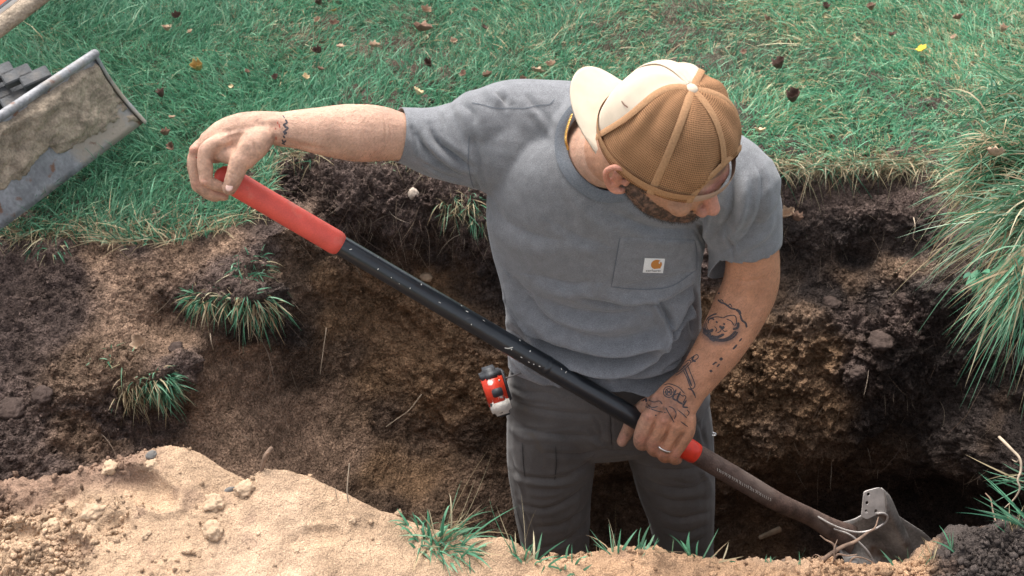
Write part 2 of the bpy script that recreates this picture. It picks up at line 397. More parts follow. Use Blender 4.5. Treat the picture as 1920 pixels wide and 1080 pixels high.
px, py, dd = proj(V)
# small relief: knuckles, tendons, creases, wrist bones
V = fold(V, N, [([(402, 262), (440, 250), (480, 243)], 4, .0016, 'r'), ([(350, 276), (360, 279), (372, 281)], 8, .0028, 'r'), ([(378, 338), (384, 344), (390, 346)], 6, .0018, 'r'), ([(470, 262), (478, 275), (482, 292)], 4, -.0022, 'r'), ([(390, 262), (405, 266), (420, 262)], 5, .0014, 'r'), ([(395, 285), (425, 275), (455, 262)], 5, -.0014, 'r'),
                ([(393, 296), (402, 308), (408, 318)], 3, -.0022, 'r'), ([(424, 322), (436, 326), (450, 330)], 1.6, -.0010, 'r'), ([(426, 330), (438, 334), (448, 337)], 1.4, -.0008, 'r'),
                ([(376, 336), (386, 338), (394, 334)], 1.6, -.0008, 'r'),
                ([(720, 215), (724, 250), (722, 285)], 3, -.0010, 'r'), ([(727, 215), (732, 250), (728, 285)], 2.5, -.0009, 'r'),
                ([(1230, 722), (1222, 755), (1217, 778)], 4, .0022, 'r'), ([(1252, 735), (1246, 762), (1243, 786)], 4, .0026, 'r'), ([(1276, 745), (1272, 775), (1268, 798)], 4, .0022, 'r'),
                ([(1229, 790), (1222, 806), (1215, 824)], 3.0, -.0035, 'r'), ([(1256, 800), (1247, 818), (1238, 836)], 3.0, -.0035, 'r'), ([(1279, 812), (1268, 830), (1258, 846)], 3.0, -.0035, 'r'),
                ([(1208, 776), (1216, 782), (1224, 780)], 5, .0016, 'r'), ([(1238, 786), (1244, 791), (1250, 789)], 5, .0016, 'r'), ([(1262, 799), (1270, 804), (1276, 801)], 5, .0014, 'r'),
                ([(1310, 560), (1325, 585), (1318, 620)], 8, .002, 'r'), ([(1440, 500), (1425, 560), (1395, 620), (1350, 670)], 10, -.0025, 'r'),
                ([(1405, 520), (1380, 580), (1345, 640)], 12, .003, 'r'), ([(1365, 520), (1400, 528), (1440, 520)], 4, -.0015, 'r'),
                ([(515, 262), (560, 272), (620, 282)], 6, -.002, 'r'), ([(490, 228), (520, 226), (550, 224)], 6, .0012, 'r')])
V += N * (fbm(V, 60, 3) * .0007)[:, None]
setverts(body, V); N = vnorm(body)
C = np.tile(np.array([.56, .335, .235]), (len(V), 1))
red = np.array([.60, .27, .19]); tan = np.array([.52, .245, .135])
px, py, dd = proj(V)
left = np.clip((px - 1180) / 60, 0, 1) * (py > 430)                       # his left arm is sun-browned
C = C * (1 - left[:, None] * .85) + tan * left[:, None] * .85
def blob(x, y, r): return np.exp(-((px - x) ** 2 + (py - y) ** 2) / r ** 2)
for (x, y, r, k) in [(358, 280, 12, .8), (383, 342, 9, .5), (366, 345, 9, .5), (434, 352, 9, .5), (1204, 825, 13, .8), (1228, 838, 12, .8), (1244, 850, 11, .8), (1266, 853, 10, .8),
                     (1216, 782, 12, .5), (1243, 790, 12, .5), (1168, 822, 12, .6), (1225, 745, 20, .3), (1255, 775, 25, .25), (520, 235, 10, .35), (516, 258, 6, .5), (466, 300, 12, .2), (700, 300, 30, .3)]:
    k = (k * blob(x, y, r))[:, None]; C = C * (1 - k) + red * k
q = V - HC; lf, ls, lu = q @ hf, q @ hs_, q @ hu
ish = ((np.abs(lf) < .16) & (np.abs(ls) < .11) & (lu > -.17) & (lu < .12) & (dd < 2.06))
facec = np.array([.50, .26, .16]); C[ish] = facec
ear = ish & (np.abs(ls) > .0775) & (lf < .015) & (lf > -.05) & (lu < .01) & (lu > -.075)
C[ear] = np.array([.58, .26, .18])
nose = ish & (lf > .094); C[nose] = np.array([.52, .24, .17])
nz = fbm(V, 160, 3)
beard = ish & ~ear & (((lu < -.070 + .012 * nz) & (lf > -.03) & (lf < .104)) | ((lu < -.028) & (lf < .022 + .01 * nz) & (lf > -.022) & (np.abs(ls) > .045)) | ((lu < -.052 - (lf - .02) * .4) & (lf < .06) & (lf > -.02) & (np.abs(ls) > .03)))
bk = np.clip(.72 + .9 * fbm(V, 300, 2)[beard] + .3 * nz[beard], .25, 1)[:, None]; C[beard] = np.array([.045, .028, .02]) * bk + np.array([.33, .18, .12]) * (1 - bk)
brow = ish & (lf > .06) & (np.abs(lu + .017) < .005 + .002 * nz) & (np.abs(ls) > .008); C[brow] = (.03, .018, .012)
hair = ish & (lu > -.03) & (lf < -.01) & ~ear; C[hair] = (.05, .032, .024)
hairf = ish & (lu > .012 + .004 * nz) & (lf > 0); C[hairf] = C[hairf] * .35 + np.array([.05, .04, .035])
hand = ((px < 530) | ((px < 1312) & (py > 735) & (py < 875) & (dd < 2.5)))
dirt = np.clip(fbm(V, 55, 4, seed=71) * 2.2 - .15, 0, 1) * hand * .42 + np.clip(-fbm(V, 120, 2, seed=72) * 2 - .5, 0, .3) * hand
C = C * (1 - dirt[:, None]) + np.array([.16, .10, .07]) * dirt[:, None]
ink = .38 * np.exp(-((np.hypot((px - 1350) / 34, (py - 616) / 27) - .95) / .22) ** 2) * (py > 606) + .20 * blob(1262, 752, 26) + .22 * blob(1225, 757, 14) + .25 * blob(1285, 690, 9) + .22 * blob(1296, 714, 8) + .2 * blob(1278, 696, 9) + .2 * blob(534, 250, 9)
ink = (np.clip(ink * 1.5, 0, .6) * (dd < 2.42))[:, None]; C = C * (1 - ink) + np.array([.10, .085, .085]) * ink
setcol(body, C)
body_o = link('body', body, M['skin'], person)
body_b = bvh_of(body)
# beard and arm hair as real hair
def hairs(idx, n, ln, wd, dirf, col, spread=.5):
    ii = rng.choice(idx, n); p = V[ii] + rng.normal(0, .0012, (n, 3)); nn = N[ii]
    d = nrm(nn * .35 + dirf + rng.normal(0, spread, (n, 3)) * .5); L = ln * rng.uniform(.5, 1.2, n)[:, None]
    s = nrm(np.cross(d, nrm(CO - p))) * wd
    Vv = np.empty((n * 4, 3)); Vv[0::4] = p - s; Vv[1::4] = p + s; Vv[2::4] = p + d * L * .6 + s * .6; Vv[3::4] = p + d * L
    b = np.arange(n) * 4
    F = np.vstack([np.stack([b, b + 1, b + 2], 1), np.stack([b, b + 2, b + 3], 1)])
    return new_mesh('h', Vv, F)
M['hair'] = mat('dark_hair', (.03, .018, .012), rough=.5)
bi = np.where(beard)[0]
if len(bi): link('beard', hairs(bi, 9000, .0055, .00016, hf * .5 - hu * .8, None, .9), M['hair'], person, kind='stuff')
M['armhair'] = mat('arm_hair', (.16, .085, .045), rough=.6)
ai = np.where(((px > 540) & (px < 750) & (py < 320) & (dd < 2.3)) | ((px > 1230) & (px < 1470) & (py > 500) & (py < 730) & (dd < 2.42)))[0]
link('arm_hair', hairs(ai, 4200, .011, .00010, camdir(-.5, -.5, .1) * .9, None, .5), M['armhair'], person, kind='stuff')
# finger nails
nb = MB()
for (x, y, d, ax, w, l) in [(430, 351, 2.0995, (-.35, -1, .1), .0062, .0075)]:
    c = P(x, y, d); a = camdir(*ax); b = nrm(np.cross(a, -CF)); nb.add(*ellipsoid(c, (a, b, np.cross(a, b)), (l, w, .0016), 14, 8))
link('thumb_nail', nb.mesh(), M['nail'], person)

# ---------------- t-shirt
sp = [sweep(pts([(1135, 775, 2.60), (1135, 690, 2.535), (1131, 600, 2.455), (1126, 520, 2.39), (1120, 440, 2.32), (1124, 370, 2.26), (1140, 300, 2.215), (1150, 255, 2.19)]),
            [(.196, .122), (.194, .120), (.186, .116), (.186, .118), (.196, .124), (.198, .122), (.175, .11), (.12, .085)], ref=nrm(CX + CU * -.12), n=40, sq=2.25),
      sweep(pts([(900, 238, 2.215), (960, 236, 2.235), (1060, 246, 2.235), (1170, 266, 2.215), (1280, 300, 2.19), (1350, 330, 2.17), (1385, 352, 2.16)]), [.066, .080, .088, .092, .084, .078, .072]),
      sweep(pts([(960, 275, 2.24), (890, 268, 2.235), (820, 266, 2.225), (768, 256, 2.215), (735, 252, 2.21)]), [(.094, .085), (.080, .075), (.064, .062), (.051, .052), (.047, .048)], ref=AR),
      sweep(pts([(1350, 335, 2.18), (1383, 385, 2.20), (1394, 430, 2.23), (1397, 480, 2.26), (1393, 525, 2.285)]), [(.080, .075), (.075, .07), (.068, .064), (.065, .061), (.064, .060)], ref=camdir(1, .3, 0))]
shirt = remesh(sp, .0031, 12, .5)
bisect(shirt, P(1135, 684, 2.535), -(CU * .93 - CF * .28), keep=(P(1135, 740, 2.58), .33))      # hem
bisect(shirt, P(748, 256, 2.21), camdir(-1, .06, .35), keep=(P(735, 256, 2.21), .10))             # right sleeve
bisect(shirt, P(1402, 484, 2.258), camdir(.30, -.95, .28), keep=(P(1397, 500, 2.28), .085))        # thin creases
NC = P(1140, 272, 2.135); ND = nrm(P(1215, 290, 1.97) - P(1118, 290, 2.20))
bm = bmesh.new(); bm.from_mesh(shirt)
rm = []
for v in bm.verts:
    w = np.array(v.co) - NC; h = w @ ND; r = np.linalg.norm(w - ND * h)
    if r < .080 and h > -.05: rm.append(v)
bmesh.ops.delete(bm, geom=rm, context='VERTS'); bm.to_mesh(shirt); bm.free(); shirt.update()
V = verts(shirt); N = vnorm(shirt)
V = fold(V, N, [
    # right sleeve folds
    ([(775, 243), (800, 280), (845, 318), (880, 335)], 9, .006, 'v'), ([(806, 236), (822, 268), (862, 300), (884, 316)], 8, .0065, 'v'), ([(792, 262), (830, 302), (872, 328)], 7, .004, 'r'),
    ([(838, 215), (848, 250), (866, 290)], 9, .003, 'r'), ([(905, 165), (925, 185), (935, 200)], 10, .004, 'r'), ([(930, 172), (945, 185), (950, 200)], 7, .005, 'v'), ([(860, 190), (885, 210), (890, 235)], 10, .003, 'v'),
    ([(885, 250), (900, 300), (908, 350)], 10, .003, 'v'), ([(985, 175), (1000, 195), (1012, 215)], 8, .003, 'v'), ([(1000, 205), (1020, 235), (1035, 262)], 7, .003, 'r'),
    # chest
    ([(1035, 420), (1080, 450), (1130, 462)], 16, .003, 's'), ([(900, 370), (940, 420), (1000, 450), (1080, 460)], 22, .004, 's'), ([(1060, 330), (1100, 400), (1150, 440)], 18, .003, 'r'),
    ([(1150, 400), (1230, 430), (1310, 430)], 12, .004, 'v'), ([(1310, 415), (1322, 450), (1325, 470)], 6, .006, 'v'), ([(1345, 380), (1330, 420), (1328, 460)], 8, .006, 'r'),
    ([(1322, 480), (1290, 530), (1240, 560), (1180, 570), (1120, 560)], 13, .006, 's'), ([(1315, 500), (1300, 550), (1265, 610), (1235, 670)], 12, .005, 's'),
    ([(1000, 560), (1060, 590), (1130, 600), (1200, 590)], 16, .005, 's'), ([(955, 520), (990, 570), (1040, 610), (1110, 630)], 13, .005, 's'),
    ([(950, 575), (1000, 630), (1080, 662), (1170, 668), (1230, 655)], 11, .008, 'v'), ([(960, 615), (1010, 668), (1070, 700), (1130, 712)], 9, .008, 'v'),
    ([(955, 640), (990, 680), (1040, 715)], 8, .006, 'v'), ([(1290, 600), (1240, 660), (1180, 690), (1110, 690), (1060, 672)], 12, .008, 's'), ([(1302, 640), (1270, 690), (1210, 716), (1140, 718)], 10, .008, 'v'),
    ([(1296, 668), (1270, 700), (1230, 724), (1180, 735)], 7, .006, 'r'), ([(1230, 560), (1250, 610), (1225, 672)], 8, .005, 's'), ([(1080, 640), (1150, 652), (1215, 640), (1270, 600)], 9, .005, 'r'),
    ([(1300, 540), (1302, 580), (1297, 625)], 6, .005, 'v'), ([(990, 600), (1020, 650), (1090, 690)], 8, .004, 'r'), ([(1000, 520), (1060, 540), (1110, 535)], 14, .003, 's'),
    # thin creases
    ([(950, 568), (985, 612), (1040, 650), (1110, 672)], 4.5, .0045, 'v'), ([(1000, 640), (1060, 676), (1130, 690), (1200, 684)], 4, .004, 'v'), ([(1225, 640), (1262, 610), (1292, 570)], 5, .004, 'v'), ([(1240, 690), (1275, 665), (1300, 640)], 4, .004, 'v'),
    ([(1040, 715), (1110, 736), (1170, 735)], 4, .004, 'v'), ([(790, 300), (830, 325), (870, 340)], 4, .003, 'v'), ([(888, 325), (903, 370), (925, 412)], 5, .0035, 'v'), ([(1302, 430), (1318, 468), (1318, 500)], 4, .004, 'v'), 
    ([(1318, 520), (1290, 585), (1240, 630), (1170, 645)], 6, .003, 'r'), ([(948, 545), (965, 590), (1000, 620)], 4, .003, 'v'), ([(1080, 555), (1150, 575), (1220, 560)], 7, .002, 'v'), ([(770, 225), (778, 262), (788, 300)], 4, .0022, 'v'), ([(820, 205), (832, 228), (838, 245)], 5, .0025, 'v'),
    ([(1415, 300), (1428, 330), (1432, 370)], 6, .0025, 'v'), ([(1360, 430), (1372, 462), (1376, 488)], 4, .0025, 'v'), ([(1300, 695), (1260, 722), (1215, 735)], 4, .003, 'v'), ([(985, 655), (1010, 690), (1050, 720)], 4, .003, 'r'),
    # left sleeve
    ([(1375, 330), (1370, 400), (1340, 445)], 9, .006, 'v'), ([(1400, 330), (1392, 400), (1362, 450)], 8, .005, 'r'), ([(1430, 340), (1425, 400), (1395, 450), (1355, 475)], 9, .004, 'v'),
    ([(1450, 400), (1435, 440), (1390, 470)], 7, .003, 'r'), ([(1345, 470), (1365, 492), (1400, 498), (1440, 480), (1462, 450)], 2.2, .0012, 'v')], 1.8, 2.05)
V += N * (fbm(V, 14, 3, seed=4) * .0016)[:, None]
setverts(shirt, V)
shirt_b = bvh_of(shirt)
so = link('t_shirt', shirt, M['shirt'], person)
sm = so.modifiers.new('thickness', 'SOLIDIFY'); sm.thickness = .0022; sm.offset = -1; sm.use_rim = True
# collar: a ribbed band round the neck
ring = []; a1 = nrm(CU - ND * (CU @ ND)); a2 = np.cross(ND, a1)
for k in range(64):
    t = 2 * math.pi * k / 64
    dirv = a1 * math.cos(t) + a2 * math.sin(t)
    h = shirt_b.find_nearest(Vector(NC + dirv * .083))
    ring.append((np.array(h[0]), dirv, np.array(h[1])))
rp = np.array([r[0] for r in ring]); 
for _ in range(6): rp = (np.roll(rp, 1, 0) + rp * 2 + np.roll(rp, -1, 0)) / 4
cm = MB(); K = 64; NR = 7; VV = []
for j in range(NR + 3):
    for k in range(K):
        dirv = ring[k][1]; nn = nrm(nrm(ring[k][2]) * .7 + ND * .5)
        jj = min(j, NR); s = jj / NR
        q = rp[k] + dirv * (.010 - .021 * s) + nn * (.0005 + .0042 * math.sin(math.pi * min(1, s * 1.6 + .05) * .5)) + ND * .004 * s
        if j > NR: q = q - nn * .004 * (j - NR) - ND * .003 * (j - NR)
        VV.append(q)
cm.add(VV, [(j * K + k, j * K + (k + 1) % K, (j + 1) * K + (k + 1) % K, (j + 1) * K + k) for j in range(NR + 2) for k in range(K)])
link('collar', cm.mesh(), M['rib'], so)
# seams and stitching
seams = ([
    [(880, 255), (878, 300), (882, 330), (888, 352)], [(885, 193), (905, 197), (930, 203), (960, 203), (985, 203), (1010, 198), (1030, 196), (1040, 186)],
    [(1333, 472), (1352, 490), (1385, 500), (1420, 490), (1460, 452)], [(757, 210), (750, 235), (752, 265), (763, 300)],
    [(1162, 446), (1156, 480), (1151, 510), (1146, 537)], [(1146, 537), (1180, 541), (1220, 542), (1262, 535), (1306, 505)],
    [(1162, 446), (1200, 455), (1240, 458), (1280, 454), (1303, 450)], [(1160, 462), (1200, 470), (1240, 473), (1280, 469), (1300, 465)],
    [(1303, 450), (1306, 475), (1306, 505)], [(960, 655), (985, 684), (1020, 715), (1060, 742), (1100, 752), (1150, 752)]])
link_decals('seam_stitching', [shirt_b], seams, .0016, .0009, M['stitch'], so)
# chest pocket: a raised patch
def patch(bvh, corners, nu, nv, lift):
    a, b, c, d = [np.array(q, float) for q in corners]; Vp = []; o = Vector(CO)
    for j in range(nv + 1):
        for i in range(nu + 1):
            s, t = i / nu, j / nv
            q = (a * (1 - s) + b * s) * (1 - t) + (d * (1 - s) + c * s) * t
            dv = (Vector(P(q[0], q[1], 1)) - o).normalized(); h = bvh.ray_cast(o, dv)
            if h[0] is None: h = (Vector(P(q[0], q[1], 2.3)), Vector(-CF))
            nn = np.array(h[1]); nn = nn if nn @ np.array(dv) < 0 else -nn
            e = min(i, nu - i, j, nv - j)
            Vp.append(np.array(h[0]) + nn * (lift if e > 0 else lift * .1))
    return Vp, [(j * (nu + 1) + i, (j + 1) * (nu + 1) + i, (j + 1) * (nu + 1) + i + 1, j * (nu + 1) + i + 1) for j in range(nv) for i in range(nu)]
pm = MB().add(*patch(shirt_b, [(1163, 445), (1304, 449), (1305, 507), (1147, 538)], 22, 16, .0032)).mesh()
po = link('chest_pocket', pm, M['shirt'], so); pocket_b = bvh_of(pm)
M['label_white'] = mat('woven_label', (.72, .72, .70), rough=.8, noise=[(500, 2, .9, 1.05, ONE)])
M['label_tan'] = mat('label_tan_thread', (.50, .20, .045), rough=.7)
M['label_ink'] = mat('label_black_thread', (.04, .035, .03), rough=.8)
lc = [(1209, 484), (1247, 485), (1243, 512), (1205, 511)]
lm = MB().add(*patch(pocket_b, lc, 4, 4, .0012)).mesh(); lo = link('woven_label', lm, M['label_white'], so); label_b = bvh_of(lm)
# the mark on the label: a round tan letter shape with a curl, and the name under it
LA, LB, LD = [P(x, y, 1) for x, y in (lc[0], lc[1], lc[3])]
def on_label(s, t, lift=.0006):
    a, b, c, d = [np.array(q, float) for q in lc]; q = (a * (1 - s) + b * s) * (1 - t) + (d * (1 - s) + c * s) * t
    o = Vector(CO); dv = (Vector(P(q[0], q[1], 1)) - o).normalized(); h = label_b.ray_cast(o, dv)
    if h[0] is None: return None
    return np.array(h[0]) - np.array(dv) * lift
mk = MB(); out = []
for k in range(26):
    t = math.radians(-35 + k * (290 / 25)); out.append((.62 + .27 * math.cos(t), .42 - .33 * math.sin(t)))
cen = (.70, .48)
V0 = [on_label(*q) for q in out] + [on_label(.86, .68), on_label(*cen)]
if all(v is not None for v in V0):
    n = len(V0) - 1; mk.add(V0, [(i, (i + 1) % n, n) for i in range(n)])
    link('label_mark', mk.mesh(), M['label_tan'], so)
    cu = MB(); arc = []
    for k in range(9):
        t = math.radians(30 + k * 28); arc.append((.79 + .075 * math.cos(t), .28 - .10 * math.sin(t)))
    ap = [on_label(*q, .001) for q in arc]; ip = [on_label(.79 + (q[0] - .79) * .35, .28 + (q[1] - .28) * .35, .001) for q in arc]
    cu.add(ap + ip, [(i, i + 1, len(ap) + i + 1, len(ap) + i) for i in range(len(ap) - 1)]); link('label_curl', cu.mesh(), M['label_white'], so)
fc = bpy.data.curves.new('t', 'FONT'); fc.body = 'carhartt'; fc.size = 1; fo = bpy.data.objects.new('t', fc); COL.objects.link(fo)
tm = bpy.data.meshes.new_from_object(fo.evaluated_get(bpy.context.evaluated_depsgraph_get())); bpy.data.objects.remove(fo)
tv = verts(tm); w = tv[:, 0].max(); tv2 = []
for v in tv:
    q = on_label(.14 + .74 * v[0] / w, .93 - .17 * v[1] / .72, .0008); tv2.append(q if q is not None else P(1226, 507, 2.2))
setverts(tm, np.array(tv2)); link('label_lettering', tm, M['label_ink'], so)

# ---------------- trousers
LG = [(1043, 770, 2.62), (1036, 830, 2.68), (1033, 890, 2.735), (1036, 960, 2.80), (1044, 1050, 2.875), (1058, 1170, 2.985), (1062, 1330, 3.12)]
LG2 = [(1240, 770, 2.64), (1257, 840, 2.73), (1266, 900, 2.80), (1276, 960, 2.86), (1284, 1040, 2.935), (1292, 1170, 3.03), (1300, 1340, 3.17)]
tp = [sweep(pts([(1138, 640, 2.515), (1138, 700, 2.565), (1138, 745, 2.61), (1140, 768, 2.632)]), [(.182, .112), (.198, .118), (.210, .120), (.203, .108)], ref=CX, n=40, sq=2.3),
      sweep(pts(LG), [(.100, .11), (.096, .105), (.0915, .10), (.083, .092), (.073, .082), (.070, .075), (.066, .07)], ref=CX),
      sweep(pts(LG2), [(.100, .11), (.093, .105), (.086, .10), (.076, .092), (.066, .082), (.066, .075), (.064, .07)], ref=CX)]
tr = remesh(tp, .0036, 8, .5)
bisect(tr, P(1138, 655, 2.53), CU * .9 - CF * .3)
bisect(tr, np.array([0, 0, -1.02]), (0, 0, -1))
V = verts(tr); N = vnorm(tr)
V = fold(V, N, [
    ([(1098, 826), (1140, 842), (1190, 846)], 4, .004, 'v'), ([(1118, 852), (1085, 880), (1040, 892)], 4, .004, 'v'), ([(952, 735), (990, 752), (1050, 760)], 3.5, .003, 'v'), ([(960, 800), (1010, 806), (1070, 800)], 3.5, .002, 'v'), ([(1110, 775), (1125, 800), (1128, 830)], 4, .003, 'v'),
    ([(1290, 770), (1310, 800), (1325, 835)], 4, .003, 'v'), ([(1170, 852), (1195, 900), (1222, 940)], 5, .004, 'v'), ([(968, 930), (990, 975), (1002, 1020)], 4, .003, 'v'), ([(1095, 900), (1085, 950), (1060, 1000)], 5, .003, 'v'), ([(1328, 880), (1300, 905), (1255, 900)], 4, .003, 'v'),
    ([(948, 722), (985, 735), (1030, 738), (1060, 752)], 6, .004, 'v'), ([(950, 742), (1000, 765), (1070, 775), (1140, 778)], 7, .004, 'v'), ([(948, 765), (980, 800), (1040, 815), (1130, 818)], 7, .005, 'v'),
    ([(948, 790), (975, 818), (1010, 828)], 6, .004, 'r'), ([(1010, 700), (1040, 725), (1090, 745)], 7, .004, 'v'), ([(1020, 850), (1090, 852), (1150, 835)], 6, .004, 'v'), ([(1100, 800), (1130, 830), (1165, 835)], 7, .005, 's'),
    ([(955, 880), (1000, 898), (1060, 895), (1112, 862)], 6, .005, 'v'), ([(970, 898), (1020, 908), (1070, 905), (1110, 880)], 6, .004, 'r'),
    ([(975, 945), (1020, 955), (1070, 935), (1110, 900)], 6, .006, 'v'), ([(985, 925), (1025, 930), (1070, 918)], 6, .003, 'r'),
    ([(1000, 990), (1050, 985), (1090, 960), (1108, 930)], 7, .006, 'v'), ([(1010, 1030), (1060, 1015), (1095, 985), (1105, 960)], 6, .005, 'v'), ([(1080, 1040), (1098, 1000), (1104, 965)], 5, .003, 'r'),
    ([(958, 850), (965, 880), (985, 905)], 5, .004, 'v'), ([(952, 868), (972, 900), (982, 940)], 4, .003, 'r'), ([(960, 930), (975, 960), (990, 1000)], 5, .003, 'v'),
    ([(1175, 860), (1225, 880), (1290, 880), (1335, 860)], 7, .006, 'v'), ([(1190, 885), (1235, 912), (1295, 915), (1338, 890)], 7, .006, 'v'), ([(1210, 915), (1260, 940), (1330, 935)], 7, .006, 'v'),
    ([(1222, 950), (1270, 972), (1330, 960)], 6, .006, 'v'), ([(1235, 985), (1280, 1000), (1325, 985)], 6, .005, 'v'), ([(1250, 1010), (1290, 1020), (1325, 1005)], 5, .004, 'v'), ([(1330, 760), (1318, 800), (1325, 840)], 6, .004, 'v'),
    ([(1240, 1040), (1290, 1045), (1330, 1030)], 5, .004, 'v'), ([(1144, 770), (1146, 810), (1150, 850)], 3, .003, 'v'), ([(1310, 875), (1330, 905), (1325, 940)], 6, .004, 'r')], .95)
V += N * (fbm(V, 16, 3, seed=9) * .0022)[:, None]
setverts(tr, V); trb = bvh_of(tr)
tro = link('trousers', tr, M['trouser'], person)
sm = tro.modifiers.new('thickness', 'SOLIDIFY'); sm.thickness = .002; sm.offset = -1
M['fray0'] = mat('worn_threads', (.22, .21, .20), rough=.9)
M['tstitch'] = mat('trouser_stitching', (.035, .035, .038), rough=.9)
link_decals('seam_stitching', [trb], [[(940, 710), (962, 700), (985, 697), (1000, 690)], [(1144, 770), (1145, 800), (1147, 835)], [(980, 830), (982, 870), (985, 895)], [(1042, 836), (1043, 870), (1040, 900)],
     [(946, 860), (958, 900), (968, 950), (985, 1010)], [(1318, 740), (1328, 790), (1332, 840)]], .0018, .0012, M['tstitch'], tro)
link_decals('worn_fray', [trb], [[(949, 872), (955, 877), (962, 880)], [(950, 876), (957, 882), (963, 883)], [(960, 912), (966, 920), (966, 928)]], .0013, .0012, M['fray0'], tro)
# boots, deep in the trench
M['boot'] = mat('boot_leather', (.10, .06, .035), rough=.7, bump=[(60, 4, .002, ONE, 'n')])
for (px_, d_) in ((1062, 3.15), (1302, 3.19)):
    a = P(px_, 1325, d_); b0 = np.array([a[0], a[1], -1.03])
    bo = remesh([sweep([b0 + (0, .02, .14), b0 + (0, .03, .0), b0 + (0, .03, -.03)], [.052, .05, .048]), sweep([b0 + (0, .06, -.03), b0 + (0, -.05, -.03), b0 + (0, -.17, -.04)], [(.045, .038), (.047, .036), (.045, .026)], ref=CX)], .006, 4)
    link('boot', bo, M['boot'], person)

# ---------------- backwards cap
M['cap_fabric'] = mat('cap_canvas', (.60, .50, .39), rough=.9, spec=.1, noise=[(40, 3, .93, 1.06, ONE)], bump=[(900, 2, .0004, ONE, 'n')], spots=[(22, .70, (.45, .33, .24), .1, ONE)])
M['cap_seam'] = mat('cap_seam_tape', (.40, .225, .12), rough=.9, spec=.1, noise=[(400, 2, .85, 1.15, ONE)], bump=[(900, 2, .0006, ONE, 'n')])
def mesh_fabric():
    m = mat('cap_mesh', (.385, .20, .10), rough=.85, spec=.15, noise=[(30, 3, .85, 1.15, ONE)])
    nt = m.node_tree; n = nt.nodes; l = nt.links; b = n['Principled BSDF']
    uv = n.new('ShaderNodeUVMap'); uv.uv_map = 'UVMap'
    mp = n.new('ShaderNodeMapping'); mp.inputs['Scale'].default_value = (1, 1, 1); l.new(uv.outputs[0], mp.inputs[0])
    v = n.new('ShaderNodeTexVoronoi'); v.inputs['Scale'].default_value = 1; v.inputs['Randomness'].default_value = .12; v.feature = 'F1'; l.new(mp.outputs[0], v.inputs['Vector'])
    mr = n.new('ShaderNodeMapRange'); mr.inputs[1].default_value = .20; mr.inputs[2].default_value = .42; mr.inputs[3].default_value = .35; mr.inputs[4].default_value = 1; l.new(v.outputs['Distance'], mr.inputs[0])
    src = b.inputs['Base Color'].links[0].from_socket
    sc = n.new('ShaderNodeVectorMath'); sc.operation = 'SCALE'; l.new(src, sc.inputs[0]); l.new(mr.outputs[0], sc.inputs['Scale']); l.new(sc.outputs[0], b.inputs['Base Color'])
    bp = n.new('ShaderNodeBump'); bp.inputs['Distance'].default_value = .0012; l.new(mr.outputs[0], bp.inputs['Height']); l.new(bp.outputs[0], b.inputs['Normal'])
    return m
M['cap_mesh'] = mesh_fabric()
cap = bpy.data.objects.new('cap', None); COL.objects.link(cap); cap.parent = person; cap.matrix_parent_inverse = Matrix.Translation(person.location).inverted(); cap.location = tuple(HC)
cap['label'] = 'backwards cap with cream front and brown mesh panels'
def cap_pt(phi, t, off=0):
    """phi 0 = over his face, pi = at the visor; t 0 = rim, 1 = top button"""
    a, b, H = .109, .094, .125
    ang = t * math.pi / 2
    prof = math.cos(ang) ** .78; hh = math.sin(ang) ** 1.0
    pw = (phi + math.pi) % (2 * math.pi) - math.pi; phi = phi + .34 * math.exp(-((pw + 2.35) / .55) ** 2) * math.sin(math.pi * t)
    f = math.cos(phi) * (a + off) * prof; s = math.sin(phi) * (b + off) * prof; u = (H + off) * hh - .012
    back = .5 - .5 * math.cos(phi)
    u += .010 * back * math.sin(ang * 2)                      # the front panels stand higher
    u += -.006 * (1 - t) * back
    if math.sin(phi) < 0: s *= 1
    return f, s, u
def cap_panel(p0, p1, name, material, n=22, m=26, hole=False, thick=True):
    Vc, Fc, UV = [], [], []
    for j in range(m + 1):
        for i in range(n + 1):
            phi = p0 + (p1 - p0) * i / n; t = j / m * .985
            dmp = .0022 * math.sin(9 * phi + 4 * t) * math.sin(math.pi * t) + .0025 * math.sin(5 * t * math.pi + phi * 3) * (1 - t) * t
            f, s, u = cap_pt(phi, t, dmp - .0016 * (1 - abs(2 * i / n - 1) ** 4 * 1) * 0 + .0022 * math.sin(math.pi * i / n)); Vc.append(HL(f, s, u)); UV.append((phi * .1, t))
    for j in range(m):
        for i in range(n):
            pc = p0 + (p1 - p0) * (i + .5) / n; tc = (j + .5) / m * .985
            pcw = (pc + math.pi) % (2 * math.pi) - math.pi
            if (pcw / .66) ** 2 + (tc / .36) ** 2 < 1: continue
            Fc.append((j * (n + 1) + i, j * (n + 1) + i + 1, (j + 1) * (n + 1) + i + 1, (j + 1) * (n + 1) + i))
    me = new_mesh(name, np.array(Vc), Fc)
    uvl = me.uv_layers.new(name='UVMap')
    for p in me.polygons:
        for li in p.loop_indices:
            vi = me.loops[li].vertex_index; i = vi % (n + 1); j = vi // (n + 1)
            uvl.data[li].uv = ((i / n - .5) * (p1 - p0) * .1 / .0027 * (math.cos(j / m * math.pi / 2) ** .5 + .02), j / m * .16 / .0030)
    bmx = bmesh.new(); bmx.from_mesh(me); bmesh.ops.delete(bmx, geom=[v for v in bmx.verts if not v.link_faces], context='VERTS'); bmesh.ops.recalc_face_normals(bmx, faces=bmx.faces); bmx.to_mesh(me); bmx.free()
    o = link(name, me, material, cap); s_ = o.modifiers.new('t', 'SOLIDIFY'); s_.thickness = .0014; s_.offset = 0
    return o
sixth = math.pi / 3
o0 = R(30)
